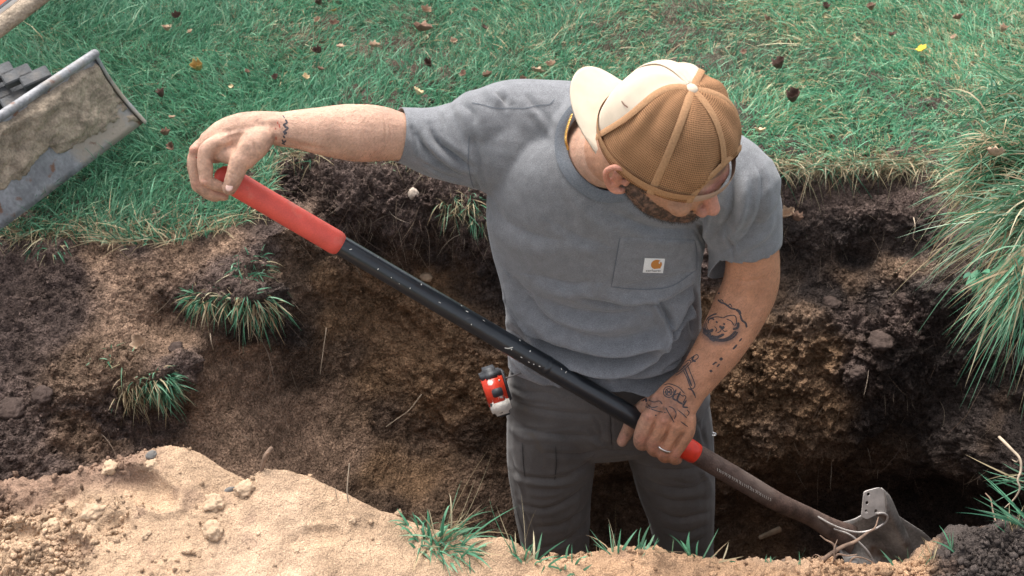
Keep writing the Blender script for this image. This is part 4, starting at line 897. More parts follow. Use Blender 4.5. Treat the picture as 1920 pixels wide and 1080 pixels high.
# ------------------------------------------------------------------ the dug ground
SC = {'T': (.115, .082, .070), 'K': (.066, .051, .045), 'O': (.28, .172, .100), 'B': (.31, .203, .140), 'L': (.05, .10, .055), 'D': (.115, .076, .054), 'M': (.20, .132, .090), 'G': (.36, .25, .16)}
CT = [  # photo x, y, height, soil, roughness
 # lawn level
 *[(x, y, -.006, 'L', .10) for x, y in ((-700, -60), (-200, -60), (300, -60), (900, -60), (1500, -60), (2100, -60), (2700, -60), (-600, 200), (0, 200), (500, 200), (1000, 200), (1500, 200), (2000, 200), (2500, 250), (250, 320), (-500, 380), (2500, 500), (2800, 700))],
 (-500, 600, -.03, 'T', .6), (-500, 800, -.05, 'T', .6), (-350, 1000, -.1, 'T', .5), (-300, 1300, -.5, 'D', .4),
 (-200, 430, -.01, 'T', .5), (0, 425, -.01, 'T', .6), (120, 440, -.012, 'T', .6), (250, 455, -.015, 'T', .6), (400, 430, -.015, 'T', .5), (490, 395, -.015, 'T', .5),
 # left topsoil shelf
 (0, 520, -.045, 'T', .7), (0, 640, -.075, 'T', 1.), (0, 760, -.10, 'T', 1.), (0, 850, -.12, 'T', .9), (130, 520, -.05, 'T', .7), (120, 600, -.08, 'T', .8), (150, 700, -.085, 'M', 1.1), (150, 800, -.15, 'T', 1.), (250, 520, -.045, 'B', .5), (190, 480, -.03, 'B', .5),
 (250, 610, -.10, 'B', .5), (250, 680, -.085, 'M', 1.1), (330, 700, -.10, 'T', .9), (240, 775, -.17, 'T', 1.1), (330, 780, -.24, 'T', .8), (250, 850, -.22, 'T', .8), (120, 880, -.17, 'T', .8),
 (340, 480, -.04, 'B', .6), (350, 570, -.085, 'T', 1.), (300, 610, -.13, 'B', .6), (430, 500, -.035, 'T', .8), (500, 480, -.04, 'T', .8), (430, 560, -.06, 'T', 1.), (510, 560, -.08, 'K', 1.1), (460, 625, -.17, 'K', .9), (530, 620, -.22, 'K', .9),
 (560, 430, -.03, 'B', .5), (420, 460, -.02, 'B', .5), (520, 420, -.015, 'T', .5),
 # the smooth brown cut that runs down into the trench
 (340, 630, -.135, 'B', .25), (390, 690, -.19, 'B', .18), (370, 780, -.25, 'B', .25), (420, 760, -.27, 'B', .15), (470, 680, -.245, 'B', .2), (400, 860, -.31, 'B', .2), (500, 780, -.345, 'B', .12), (500, 900, -.39, 'B', .2), (560, 700, -.345, 'D', .3), (570, 800, -.43, 'B', .12),
 (580, 760, -.41, 'B', .15), (600, 900, -.49, 'B', .25), (655, 850, -.525, 'B', .25), (600, 960, -.50, 'D', .3), (700, 950, -.60, 'M', .3), (640, 790, -.485, 'M', .35), (720, 880, -.59, 'O', .4), (740, 960, -.63, 'D', .4), (800, 1000, -.70, 'M', .4), (840, 930, -.69, 'M', .4), (780, 900, -.65, 'O', .4), (900, 960, -.745, 'D', .4),
 (620, 1000, -.55, 'B', .3), (650, 1150, -.75, 'D', .2), (300, 1050, -.42, 'D', .2), (0, 1100, -.3, 'D', .2),
 # sod lump behind his arm
 (530, 282, -.002, 'T', .9), (530, 340, -.03, 'T', 1.4), (545, 400, -.09, 'T', 1.4), (650, 285, 0, 'T', .9), (650, 350, -.02, 'T', 1.5), (650, 420, -.10, 'T', 1.3), (760, 290, 0, 'T', .9), (760, 370, -.03, 'T', 1.5), (760, 430, -.10, 'T', 1.2),
 (880, 320, 0, 'T', .9), (880, 400, -.05, 'T', 1.4), (900, 460, -.13, 'T', 1.2), (930, 510, -.21, 'K', 1.), (700, 465, -.20, 'K', .8), (820, 480, -.21, 'K', .8), (610, 440, -.14, 'K', .8), (760, 500, -.245, 'D', .6), (880, 540, -.275, 'K', .6), (960, 560, -.29, 'K', .6),
 # ochre wall
 (580, 462, -.125, 'M', 1.0), (640, 470, -.175, 'M', 1.0), (545, 500, -.13, 'M', .8), (560, 560, -.21, 'M', .6), (600, 520, -.20, 'O', .6), (620, 600, -.31, 'O', .5), (700, 510, -.25, 'O', .9), (700, 600, -.36, 'O', .5), (640, 660, -.385, 'M', .6), (760, 560, -.31, 'O', .9), (800, 530, -.285, 'O', 1.),
 (780, 660, -.42, 'O', .6), (860, 590, -.34, 'O', 1.), (940, 620, -.36, 'M', 1.), (700, 700, -.455, 'O', .5), (720, 780, -.535, 'D', .6), (820, 740, -.50, 'O', .7), (800, 820, -.61, 'M', .7), (920, 720, -.47, 'O', .8), (900, 820, -.61, 'D', .6), (960, 900, -.72, 'D', .5), (940, 1010, -.80, 'D', .4),
 # behind him
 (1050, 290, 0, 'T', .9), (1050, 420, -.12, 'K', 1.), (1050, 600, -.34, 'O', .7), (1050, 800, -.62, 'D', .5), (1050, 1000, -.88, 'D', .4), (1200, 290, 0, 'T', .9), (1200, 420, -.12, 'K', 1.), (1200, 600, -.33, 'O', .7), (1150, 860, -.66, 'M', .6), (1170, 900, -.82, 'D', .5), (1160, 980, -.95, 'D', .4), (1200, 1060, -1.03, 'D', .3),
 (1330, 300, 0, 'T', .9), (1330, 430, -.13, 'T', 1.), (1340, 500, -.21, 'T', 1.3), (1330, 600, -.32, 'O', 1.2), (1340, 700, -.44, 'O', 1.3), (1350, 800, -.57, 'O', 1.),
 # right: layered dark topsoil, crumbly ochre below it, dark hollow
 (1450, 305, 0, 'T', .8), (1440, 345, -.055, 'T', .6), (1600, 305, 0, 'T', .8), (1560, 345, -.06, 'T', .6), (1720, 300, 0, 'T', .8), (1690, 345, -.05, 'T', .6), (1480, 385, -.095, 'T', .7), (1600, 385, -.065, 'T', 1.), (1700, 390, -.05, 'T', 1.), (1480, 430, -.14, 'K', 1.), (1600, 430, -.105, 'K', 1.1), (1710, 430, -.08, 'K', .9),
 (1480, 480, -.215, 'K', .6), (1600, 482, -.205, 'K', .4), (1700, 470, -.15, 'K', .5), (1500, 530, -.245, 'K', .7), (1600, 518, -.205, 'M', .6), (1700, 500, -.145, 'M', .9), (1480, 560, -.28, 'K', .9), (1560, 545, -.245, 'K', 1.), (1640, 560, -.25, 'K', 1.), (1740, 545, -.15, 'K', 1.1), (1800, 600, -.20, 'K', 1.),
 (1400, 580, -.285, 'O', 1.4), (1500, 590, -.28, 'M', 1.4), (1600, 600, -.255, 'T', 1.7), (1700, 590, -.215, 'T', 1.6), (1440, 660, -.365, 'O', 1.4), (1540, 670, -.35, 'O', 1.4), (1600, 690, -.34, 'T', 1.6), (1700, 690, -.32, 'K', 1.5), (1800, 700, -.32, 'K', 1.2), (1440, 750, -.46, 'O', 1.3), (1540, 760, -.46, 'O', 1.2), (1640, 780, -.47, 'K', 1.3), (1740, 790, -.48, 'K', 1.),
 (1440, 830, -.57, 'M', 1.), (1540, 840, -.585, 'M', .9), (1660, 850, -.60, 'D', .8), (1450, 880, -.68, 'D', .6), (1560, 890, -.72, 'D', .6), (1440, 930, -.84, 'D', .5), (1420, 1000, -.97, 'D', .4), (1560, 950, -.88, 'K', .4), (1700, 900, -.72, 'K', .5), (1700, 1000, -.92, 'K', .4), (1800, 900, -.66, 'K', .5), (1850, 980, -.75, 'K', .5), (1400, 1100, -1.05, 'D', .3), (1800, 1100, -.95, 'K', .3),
 # the bank at the right comes nearer
 (1790, 360, -.015, 'T', .5), (1830, 440, -.015, 'T', .6), (1900, 520, -.015, 'T', .6), (1850, 560, -.08, 'K', 1.), (1930, 600, -.06, 'K', 1.), (1900, 700, -.22, 'K', 1.), (1930, 800, -.34, 'K', 1.), (1950, 950, -.5, 'K', .8), (2050, 620, -.01, 'L', .4), (2150, 800, -.02, 'T', .5), (2200, 1000, -.05, 'T', .5), (2300, 1300, -.3, 'K', .5), (2020, 700, -.06, 'K', .8), (2050, 850, -.15, 'K', .8),
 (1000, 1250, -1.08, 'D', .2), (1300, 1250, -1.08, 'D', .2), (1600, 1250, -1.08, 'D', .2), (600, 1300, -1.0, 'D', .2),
]
cp = []
for (x, y, z, c, am) in CT:
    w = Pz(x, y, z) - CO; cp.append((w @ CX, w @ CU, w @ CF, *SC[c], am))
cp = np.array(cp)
def grid_axis(lo, hi, segs):
    o = [lo]
    for end, st in segs:
        n = max(1, int(round((end - o[-1]) / st))); o += list(np.linspace(o[-1], end, n + 1)[1:])
    return np.array(o)
ga = grid_axis(-1.75, 1.9, [(-1.22, .014), (1.22, .0032), (1.9, .014)])
gb = grid_axis(-1.25, 1.04, [(-.72, .014), (.34, .0032), (1.04, .013)])
A, B = np.meshgrid(ga, gb); shp = A.shape; q2 = np.stack([A.ravel(), B.ravel()], 1)
wq = q2 + np.stack([fbm(np.c_[q2, q2[:, :1] * 0], 7, 3, seed=3), fbm(np.c_[q2, q2[:, :1] * 0], 7, 3, seed=5)], 1) * .018
cc = .03
def rbf_fit(Xc, f, lam):
    D = np.sqrt(((Xc[:, None] - Xc[None]) ** 2).sum(2) + cc * cc); n = len(Xc)
    K = np.zeros((n + 3, n + 3)); K[:n, :n] = -D + 0; K[:n, :n] += np.eye(n) * lam; Pn = np.c_[np.ones(n), Xc]; K[:n, n:] = Pn; K[n:, :n] = Pn.T
    return np.linalg.solve(K, np.r_[f, np.zeros(3)])
def rbf_eval(Xc, w, q):
    o = np.empty(len(q))
    for s in range(0, len(q), 60000):
        e = q[s:s + 60000]; D = np.sqrt(((e[:, None] - Xc[None]) ** 2).sum(2) + cc * cc); o[s:s + 60000] = -D @ w[:len(Xc)] + w[len(Xc)] + e @ w[-2:]
    return o
def shepard(Xc, F_, q, p=3.2):
    o = np.empty((len(q), F_.shape[1]))
    for s in range(0, len(q), 60000):
        e = q[s:s + 60000]; D = ((e[:, None] - Xc[None]) ** 2).sum(2) + 1e-5; W = D ** (-p / 2 * 1.25); o[s:s + 60000] = (W @ F_) / W.sum(1)[:, None]
    return o
h = rbf_eval(cp[:, :2], rbf_fit(cp[:, :2], cp[:, 2], .002), wq * .35 + q2 * .65)
ca = shepard(cp[:, :2], cp[:, 3:], wq)
Vt = CO + np.outer(q2[:, 0], CX) + np.outer(q2[:, 1], CU) + np.outer(h, CF)
lawn_z = Vt[:, 2]
Tcol = ca[:, :3]; amp = np.clip(ca[:, 3], 0.05, 2)
# clamp: nothing of the lawn rises above grass level
over = Vt[:, 2] > -.004
Vt[over] -= (CF * ((Vt[over, 2] + .004) / CF[2])[:, None]) * 1.0
nr, nc = shp
def grid_normals(Vg):
    G = Vg.reshape(nr, nc, 3); return nrm(np.cross(np.gradient(G, axis=1), np.gradient(G, axis=0))).reshape(-1, 3)
def grid_faces(nr, nc):
    i = np.arange(nr * nc).reshape(nr, nc); return np.stack([i[:-1, :-1], i[:-1, 1:], i[1:, 1:], i[1:, :-1]], -1).reshape(-1, 4)
Nt = grid_normals(Vt); 
if (Nt @ -CF).mean() < 0: Nt = -Nt
def lumps(Q, f, seed): return np.clip(.62 - worley(Q + .15 / f * np.stack([vnoise(Q * f * 1.7, seed), vnoise(Q * f * 1.7, seed + 9), vnoise(Q * f * 1.7, seed + 5)], 1), f, seed), -.1, 1)
n1 = fbm(Vt, 5, 3, seed=21); n2 = fbm(Vt, 13, 4, seed=31)
rid = 1 - np.abs(fbm(Vt, 8, 4, seed=51)) * 3
n3 = fbm(Vt, 28, 4, gain=.72, seed=33); rid2 = 1 - np.abs(fbm(Vt, 34, 3, gain=.6, seed=57)) * 4
disp = np.clip(amp - .2, 0, 1.3) * (.0045 * lumps(Vt, 170, 14) + .0035 * fbm(Vt, 190, 2, seed=19)) + amp * (.016 * n1 + .020 * n2 + .026 * n3) + amp * amp * (.016 * lumps(Vt, 17, 1) * (.6 + .8 * (n1 > 0)) + .010 * lumps(Vt, 42, 2) + .005 * lumps(Vt, 85, 3)) + .006 * amp * fbm(Vt, 110, 2, seed=8) + .010 * (amp > .2) * rid * np.clip(amp, 0, .7) + .006 * np.clip(amp - .3, 0, 1) * np.clip(rid2, -1, 1)
# tool marks and layers on the smooth cut
st = fbm(np.stack([Vt[:, 0] * 5 - Vt[:, 2] * 3, Vt[:, 2] * 22 + Vt[:, 0] * 16, Vt[:, 1] * 3], 1), 1, 3, seed=77) + .6 * fbm(np.stack([Vt[:, 0] * 9, Vt[:, 2] * 60 + Vt[:, 0] * 44, Vt[:, 1] * 6], 1), 1, 3, seed=78)
disp += (.009 * st + .006 * fbm(Vt, 40, 4, gain=.65, seed=79)) * np.clip(1 - amp, .15, 1) * (Vt[:, 2] < -.03)
Vt = Vt + Nt * (disp - .004)[:, None]
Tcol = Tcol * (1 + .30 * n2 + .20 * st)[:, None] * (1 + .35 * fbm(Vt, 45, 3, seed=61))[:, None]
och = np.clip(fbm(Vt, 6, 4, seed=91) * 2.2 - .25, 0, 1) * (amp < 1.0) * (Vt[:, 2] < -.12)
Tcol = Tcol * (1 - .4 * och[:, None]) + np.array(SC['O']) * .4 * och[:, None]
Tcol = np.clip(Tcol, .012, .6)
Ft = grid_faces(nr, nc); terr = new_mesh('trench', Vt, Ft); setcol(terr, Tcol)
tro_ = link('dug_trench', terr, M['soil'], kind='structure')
Hg = (Vt - CO) @ CF; Hg = Hg.reshape(nr, nc)
def on_ground(px, py, lift=0.):
    d = np.full(np.shape(px), 2.7, float)
    for _ in range(40):
        a = (np.asarray(px) - 960) / FPX * d; b = (540 - np.asarray(py)) / FPX * d
        i = np.clip(np.searchsorted(ga, a), 1, nc - 1); j = np.clip(np.searchsorted(gb, b), 1, nr - 1)
        d = d * .5 + Hg[j, i] * .5
    d = d - lift
    return CO + CF * d[..., None] + CX * (((np.asarray(px) - 960) / FPX * d)[..., None]) + CU * (((540 - np.asarray(py)) / FPX * d)[..., None])
# the meadow round about, out to the horizon
M['meadow'] = mat('meadow', (.045, .10, .05), rough=1, spec=.1, noise=[(3, 5, .7, 1.3, ONE), (60, 4, .6, 1.4, ONE)], bump=[(60, 5, .03, ONE, 'n')])
mb = MB(); X0, X1, Y0, Y1, E = -1.70, 1.85, .62, 3.66, 250
for (a0, b0, a1_, b1_) in ((-E, Y1, E, E), (-E, -E, E, Y0), (-E, Y0, X0, Y1), (X1, Y0, E, Y1)):
    mb.add([(a0, b0, -.006), (a1_, b0, -.006), (a1_, b1_, -.006), (a0, b1_, -.006)], [(0, 1, 2, 3)])
link('lawn_ground', mb.mesh(), M['meadow'], kind='structure')

# ------------------------------------------------------------------ the near bank: a heap of pale sand
crest = [(-900, 960, .05), (-300, 940, .09), (-100, 925, .10), (0, 908, .11), (90, 893, .12), (180, 872, .135), (255, 851, .15), (340, 846, .155), (400, 870, .145), (450, 887, .14), (490, 874, .145), (545, 884, .14), (600, 912, .125), (660, 940, .11), (700, 957, .10), (740, 966, .095), (790, 985, .085), (840, 1003, .075), (900, 1013, .07), (955, 1018, .065),
         (1000, 1047, .05), (1060, 1066, .045), (1120, 1052, .05), (1160, 1040, .055), (1200, 1036, .055), (1260, 1043, .05), (1330, 1046, .05), (1400, 1054, .045), (1480, 1060, .04), (1560, 1066, .035), (1640, 1064, .035), (1700, 1068, .035), (1745, 1062, .04), (1785, 1030, .06), (1830, 1000, .08), (1880, 990, .09), (1940, 985, .10), (2050, 960, .10), (2300, 950, .08), (2900, 960, .05)]
cw = np.array([Pz(*c) for c in crest]); cw = cw[np.argsort(cw[:, 0])]
sx = grid_axis(-1.76, 1.9, [(-.95, .012), (.95, .0036), (1.9, .012)]); sy = grid_axis(.5, 2.1, [(1.02, .014), (1.62, .0036), (2.1, .016)])
SX, SY = np.meshgrid(sx, sy); yc = np.interp(SX, cw[:, 0], cw[:, 1]); zc = np.interp(SX, cw[:, 0], cw[:, 2])
dy = SY - yc
Zs = zc - .011 + np.where(dy < 0, -.10 * (1 - np.exp(dy / .12)) * .35 - .02 * np.exp(-((dy + .06) / .04) ** 2) * 0, 0) - np.where(dy > 0, 1.15 * np.maximum(dy - .012, 0) + 2.2 * dy * dy, 0)
Zs = np.where(SY < .8, Zs * np.clip((SY - .5) / .3, 0, 1) + -.004 * (1 - np.clip((SY - .5) / .3, 0, 1)), Zs)
edge = np.clip((1.75 - np.abs(SX)) / .3, 0, 1); Zs = Zs * edge + np.minimum(Zs, -.01) * (1 - edge); Zs = np.maximum(Zs, -1.12)
Vs = np.stack([SX.ravel(), SY.ravel(), Zs.ravel()], 1); spx, spy, sd_ = proj(Vs)
nr2, nc2 = SX.shape; G = Vs.reshape(nr2, nc2, 3); Ns = nrm(np.cross(np.gradient(G, axis=1), np.gradient(G, axis=0))).reshape(-1, 3)
m1 = fbm(Vs, 7, 3, seed=41); m2 = fbm(Vs, 22, 4, seed=43)
crumb = np.clip(.5 + .9 * fbm(Vs, 4, 2, seed=45) + np.clip((220 - spx) / 500, 0, .6) + np.clip((spx - 950) / 200, 0, .7) + .7 * np.clip((spx - 1720) / 60, 0, 1), .15, 1.5)
ds = .014 * m1 + .007 * m2 + .0125 * crumb * fbm(Vs, 45, 4, gain=.7, seed=44) + crumb * .8 * (.014 * lumps(Vs, 30, 11) * (m1 > -.2) + .009 * lumps(Vs, 62, 12) + .0045 * lumps(Vs, 130, 13)) + .0010 * fbm(Vs, 200, 2, seed=6)
def dent(x, y, rx, ry, dep, rot=0):
    c, s = math.cos(R(rot)), math.sin(R(rot)); u = (spx - x) * c + (spy - y) * s; v = -(spx - x) * s + (spy - y) * c; r = np.sqrt((u / rx) ** 2 + (v / ry) ** 2)
    return np.clip(1 - r ** 3, 0, 1) * dep + np.exp(-((r - 1.12) / .12) ** 2) * dep * -.25
near = sd_ < 2.4; sm_mask = np.ones(len(Vs))
for a in ((275, 920, 66, 34, .020, 25), (215, 985, 34, 20, .012, -20), (40, 1000, 40, 14, .008, 10), (145, 1030, 34, 24, .010, 20), (1000, 1050, 25, 8, .004, 0), (590, 1010, 60, 20, .006, -10)):
    dn = dent(*a); k = np.clip(1 - np.sqrt(((spx - a[0]) / a[2]) ** 2 + ((spy - a[1]) / a[3]) ** 2), 0, 1) > 0; ds = np.where(k & near, ds * .3, ds) - dn * near
# raised shelf of a cut block at the lower left
Vs = Vs + Ns * ds[:, None]
pale = np.array([.415, .285, .187]); orange = np.array([.385, .24, .145]); brn = np.array([.22, .14, .10]); dk = np.array([.066, .053, .047])
wv = fbm(Vs, 9, 3, seed=47); w1 = np.clip((spx - 830 + wv * 160) / 260, 0, 1)[:, None]
Cs = pale * (1 - w1) + orange * w1
w2 = np.clip((60 - (spy - np.interp(spx, [-300, 0, 180, 330, 420], [935, 905, 872, 845, 800])) + wv * 60) / 30, 0, 1) * (spx < 330) * np.clip((330 - spx) / 80, 0, 1); w2 = w2[:, None] * .9
Cs = Cs * (1 - w2) + brn * w2
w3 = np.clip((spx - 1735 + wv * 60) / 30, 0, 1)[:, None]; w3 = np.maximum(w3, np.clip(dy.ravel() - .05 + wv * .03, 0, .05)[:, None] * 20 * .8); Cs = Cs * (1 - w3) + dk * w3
w4 = (np.clip(fbm(Vs, 30, 3, seed=49) * 3 - .95, 0, 1) * .6)[:, None]; Cs = Cs * (1 - w4) + brn * w4
w5 = np.clip((1000 - spy) / -60 * 0 + (fbm(Vs, 5, 2, seed=50) - .1) * 1.6, 0, .35)[:, None]; Cs = Cs * (1 - w5) + np.array([.50, .36, .26]) * w5
Cs *= (1 + .14 * m2 + .10 * m1)[:, None]
sand = new_mesh('sand', Vs, grid_faces(nr2, nc2)); setcol(sand, np.clip(Cs, .01, .9)); link('sand_heap', sand, M['sand'], kind='structure')
def on_sand(px, py, lift=0.):
    px = np.atleast_1d(np.asarray(px, float)); py = np.atleast_1d(np.asarray(py, float)); res = np.zeros((len(px), 3)); done = np.zeros(len(px), bool)
    ray = CF + np.outer((px - 960) / FPX, CX) + np.outer((540 - py) / FPX, CU); Z = Vs[:, 2].reshape(nr2, nc2)
    for d in np.arange(1.6, 2.6, .003):
        p = CO + ray * d; i = np.clip(np.searchsorted(sx, p[:, 0]), 0, nc2 - 1); j = np.clip(np.searchsorted(sy, p[:, 1]), 0, nr2 - 1)
        hit = (~done) & (p[:, 2] <= Z[j, i]); res[hit] = p[hit]; done |= hit
    res[~done] = (CO + ray * 2.1)[~done]
    res[:, 2] += lift; return res

# ------------------------------------------------------------------ crumbs of soil and sand, too many to count
def ico():
    bmx = bmesh.new(); bmesh.ops.create_icosphere(bmx, subdivisions=1, radius=1); v = np.array([x.co[:] for x in bmx.verts]); f = np.array([[y.index for y in x.verts] for x in bmx.faces]); bmx.free(); return v, f
IV, IF = ico()
def crumbs(name, pos, nor, rad, col, material, label):
    n = len(pos); k = len(IV)
    j = 1 + rng.normal(0, .28, (n, k)); sc = rng.uniform(.45, 1.25, (n, 1, 3))
    Vc = pos[:, None] + (IV[None] * sc) * (rad[:, None, None]) * j[..., None] + nor[:, None] * rad[:, None, None] * .1
    F = (IF[None] + (np.arange(n) * k)[:, None, None]).reshape(-1, 3)
    me = new_mesh(name, Vc.reshape(-1, 3), F, smooth=False); setcol(me, np.repeat(col * rng.uniform(.7, 1.3, (n, 1)), k, 0)); return link(name, me, material, kind='stuff', label=label)
tpx, tpy, td = proj(Vt)
w = (amp ** 2.2) * ((tpx > -60) & (tpx < 1980) & (tpy > 280) & (tpy < 1120)) * (Vt[:, 2] < -.02) * np.clip(.25 + fbm(Vt, 10, 2, seed=66) * 2.5, 0.02, 1.5) * (q2[:, 0] > -1.2) * (q2[:, 0] < 1.2) * (td < 3.6)
ii = rng.choice(len(Vt), 19000, p=w / w.sum()); rr = .0013 + .0060 * rng.random(len(ii)) ** 7
crumbs('soil_crumbs', Vt[ii] + rng.normal(0, .002, (len(ii), 3)), Nt[ii], rr, Tcol[ii] * 1.08, M['soil'], None)
w = np.clip(crumb - .1, .05, 2) ** 1.6 * ((spx > -60) & (spx < 1980) & (spy < 1130) & (np.abs(Vs[:, 0]) < .95) & (dy.ravel() < .05) & (dy.ravel() > -.45)) * np.clip(.3 + fbm(Vs, 12, 2, seed=67) * 2.5, .03, 1.5)
ii = rng.choice(len(Vs), 11000, p=w / w.sum()); rr = .0009 + .0062 * rng.random(len(ii)) ** 5
crumbs('sand_crumbs', Vs[ii] + rng.normal(0, .0015, (len(ii), 3)), Ns[ii], rr, Cs[ii], M['sand'], None)

# ------------------------------------------------------------------ grass
G_GREEN = [(.068, .205, .115), (.09, .255, .148), (.048, .150, .088), (.13, .30, .18), (.19, .35, .22), (.26, .36, .22)]
G_DRY = [(.40, .32, .19), (.30, .22, .13), (.46, .40, .26)]
def blades(roots, L, wd, d0, bend, col, seg=3):
    """roots (n,3), length, width, starting direction, bend vector, colour"""
    n = len(roots); ts = np.linspace(0, 1, seg + 1); side = nrm(np.cross(d0 + bend * .5, rng.normal(0, 1, (n, 3)))); V_ = []
    for k, t in enumerate(ts):
        c = roots + (d0 * t + bend * t * t) * L[:, None]
        w_ = wd * (1 - t ** 2.2) * (.7 + .6 * t if t < .5 else 1)
        if k < seg: V_ += [c - side * w_[:, None] / 2, c + side * w_[:, None] / 2]
        else: V_ += [c]
    m = 2 * seg + 1; Vb_ = np.stack(V_, 1).reshape(-1, 3); b = (np.arange(n) * m)[:, None]; F = []
    for k in range(seg - 1): F += [b + [2 * k, 2 * k + 1, 2 * k + 2], b + [2 * k + 1, 2 * k + 3, 2 * k + 2]]
    F += [b + [2 * seg - 2, 2 * seg - 1, 2 * seg]]
    cg = np.repeat(col[:, None], m, 1) * (np.array([.75, .75, .95, .95, 1.05, 1.05, 1.1, 1.1, 1.1, 1.1, 1.1])[:m])[None, :, None]
    return Vb_, np.stack(F, 1).reshape(-1, 3), cg.reshape(-1, 3)
def pick(pal, n, p=None): return np.array(pal)[rng.choice(len(pal), n, p=p)]
EX = [-900, -500, 0, 60, 120, 250, 330, 400, 460, 500, 516, 540, 750, 1050, 1420, 1600, 1740, 1790, 1850, 1920, 2050, 2200, 2600]
EY = [480, 440, 432, 440, 446, 452, 448, 432, 408, 385, 300, 286, 296, 306, 306, 306, 300, 360, 430, 500, 600, 700, 1000]
n = 285000
gx = rng.uniform(-1.68, 1.8, n); gy = rng.uniform(1.5, 3.72, n) ; gp, gq, gd = proj(np.c_[gx, gy, gx * 0])
ok = gq < np.interp(gp, EX, EY) + rng.normal(0, 4, n) + 10 * fbm(np.c_[gx, gy, gx * 0], 9, 2, seed=3); keep = ok & (gq > -120) & (gp > -420) & (gp < 2350)
g0 = np.c_[gx, gy, gx * 0 - .01][keep]; gp, gq = gp[keep], gq[keep]; n = len(g0)
dens = fbm(g0, 5, 3, seed=101); dry = np.clip(.09 + .30 * fbm(g0, 3.2, 3, seed=103) + .22 * np.clip((gp - 700) / 700, 0, 1) - .12 * np.clip((500 - gp) / 400, 0, 1), .02, .6)
edge_d = np.interp(gp, EX, EY) - gq; dry = np.where(edge_d < 26, np.maximum(dry, .45), dry)
isdry = rng.random(n) < dry
L = rng.gamma(6, .0058, n) * (1 + .2 * dens) * np.where(isdry, .85, 1) * (1 + .35 * np.clip((500 - gp) / 400, 0, 1)); L = np.clip(L, .015, .11)
az = fbm(g0, 2.4, 3, seed=105) * 7 + rng.normal(0, 1.1, n); lean = rng.uniform(.25, 1.25, n) + isdry * .8
hd = np.c_[np.cos(az), np.sin(az), az * 0]
d0 = nrm(hd * (lean * .45)[:, None] + np.array([0, 0, 1]) + rng.normal(0, .15, (n, 3))); bd = hd * (lean * .55)[:, None] - np.array([0, 0, 1]) * (.12 + .38 * np.clip(lean - .4, 0, 1))[:, None]
col = np.where(isdry[:, None], pick(G_DRY, n), pick(G_GREEN, n, [.2, .26, .16, .2, .13, .05])) * (1.22 + .2 * dens + rng.normal(0, .2, n))[:, None]
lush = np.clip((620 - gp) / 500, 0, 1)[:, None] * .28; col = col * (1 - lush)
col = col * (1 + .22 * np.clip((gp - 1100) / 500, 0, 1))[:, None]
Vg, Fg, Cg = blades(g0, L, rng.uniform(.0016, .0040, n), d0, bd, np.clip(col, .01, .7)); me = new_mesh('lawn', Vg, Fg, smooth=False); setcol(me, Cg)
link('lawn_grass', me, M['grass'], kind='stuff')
print('blades', n)

def tuft(name, label, category, specs, group=None, kind=None):
    """specs: dicts with root photo area, count, image direction and spread, length in m"""
    Vv, Ff, Cc_ = [], [], []; off = 0; r0 = None
    for s in specs:
        m = s['n']; cx, cy, rx, ry = s['area']; a = rng.uniform(0, 2 * math.pi, m); rad = np.sqrt(rng.random(m))
        x = cx + rx * rad * np.cos(a); y = cy + ry * rad * np.sin(a)
        rt = on_sand(x, y, -.004) if s.get('sand') else (np.array([P(u, v, s['d'] + rng.normal(0, .02)) for u, v in zip(x, y)]) if 'd' in s else on_ground(x, y, -.006))
        if r0 is None: r0 = rt.mean(0)
        dx, dy_, dz = s['dir']; D = CX * dx + CU * dy_ - CF * dz
        fan = s.get('fan', .5); d0 = nrm(D + rng.normal(0, fan, (m, 3)) + np.outer((x - cx) / (rx + 1), CX) * s.get('splay', .4))
        ln = s['len'] * rng.uniform(.45, 1.15, m); g = s.get('droop', .4)
        bd = np.array([0, 0, -1.]) * (g * rng.uniform(.4, 1.3, m))[:, None] + rng.normal(0, .1, (m, 3))
        dr = rng.random(m) < s.get('dry', .2); cl = np.where(dr[:, None], pick(G_DRY, m), pick(s.get('pal', G_GREEN[:5]), m)) * rng.uniform(.8, 1.25, (m, 1))
        a_, f_, c_ = blades(rt, ln, rng.uniform(.7, 1.3, m) * s.get('w', .0035), d0, bd, cl, seg=5); Vv.append(a_); Ff.append(f_ + off); Cc_.append(c_); off += len(a_)
    me = new_mesh(name, np.vstack(Vv) - r0, np.vstack(Ff), smooth=False); setcol(me, np.vstack(Cc_)); o = link(name, me, M['grass']); o.location = tuple(r0)
    tag(o, label, category, group, kind); return o
tuft('grass_tuft', 'green turf tuft drooping over the dark soil edge, left of the red grip', 'grass tuft', [
    dict(area=(470, 505, 38, 26), n=260, dir=(-.25, -.1, .7), len=.055, droop=.8, fan=.9, dry=.25), dict(area=(410, 560, 50, 16), n=200, dir=(-.3, -.3, .6), len=.05, droop=.8, dry=.35, fan=.9),
    dict(area=(480, 570, 40, 24), n=230, dir=(.1, -.5, .6), len=.05, droop=.8, dry=.5, fan=.85), dict(area=(365, 560, 16, 12), n=60, dir=(-.3, -.1, .6), len=.045, droop=.5, dry=.3)])
tuft('grass_tuft', 'green turf tuft with brown root mat, lower of the two on the left soil shelf', 'grass tuft', [
    dict(area=(220, 672, 40, 18), n=170, dir=(.4, -.1, .7), len=.045, droop=.7, dry=.4, fan=.9), dict(area=(300, 720, 26, 26), n=240, dir=(.5, -.1, .5), len=.05, droop=.7, dry=.15, fan=.85),
    dict(area=(250, 730, 34, 28), n=160, dir=(.3, -.5, .5), len=.04, droop=.6, dry=.9, w=.002)])
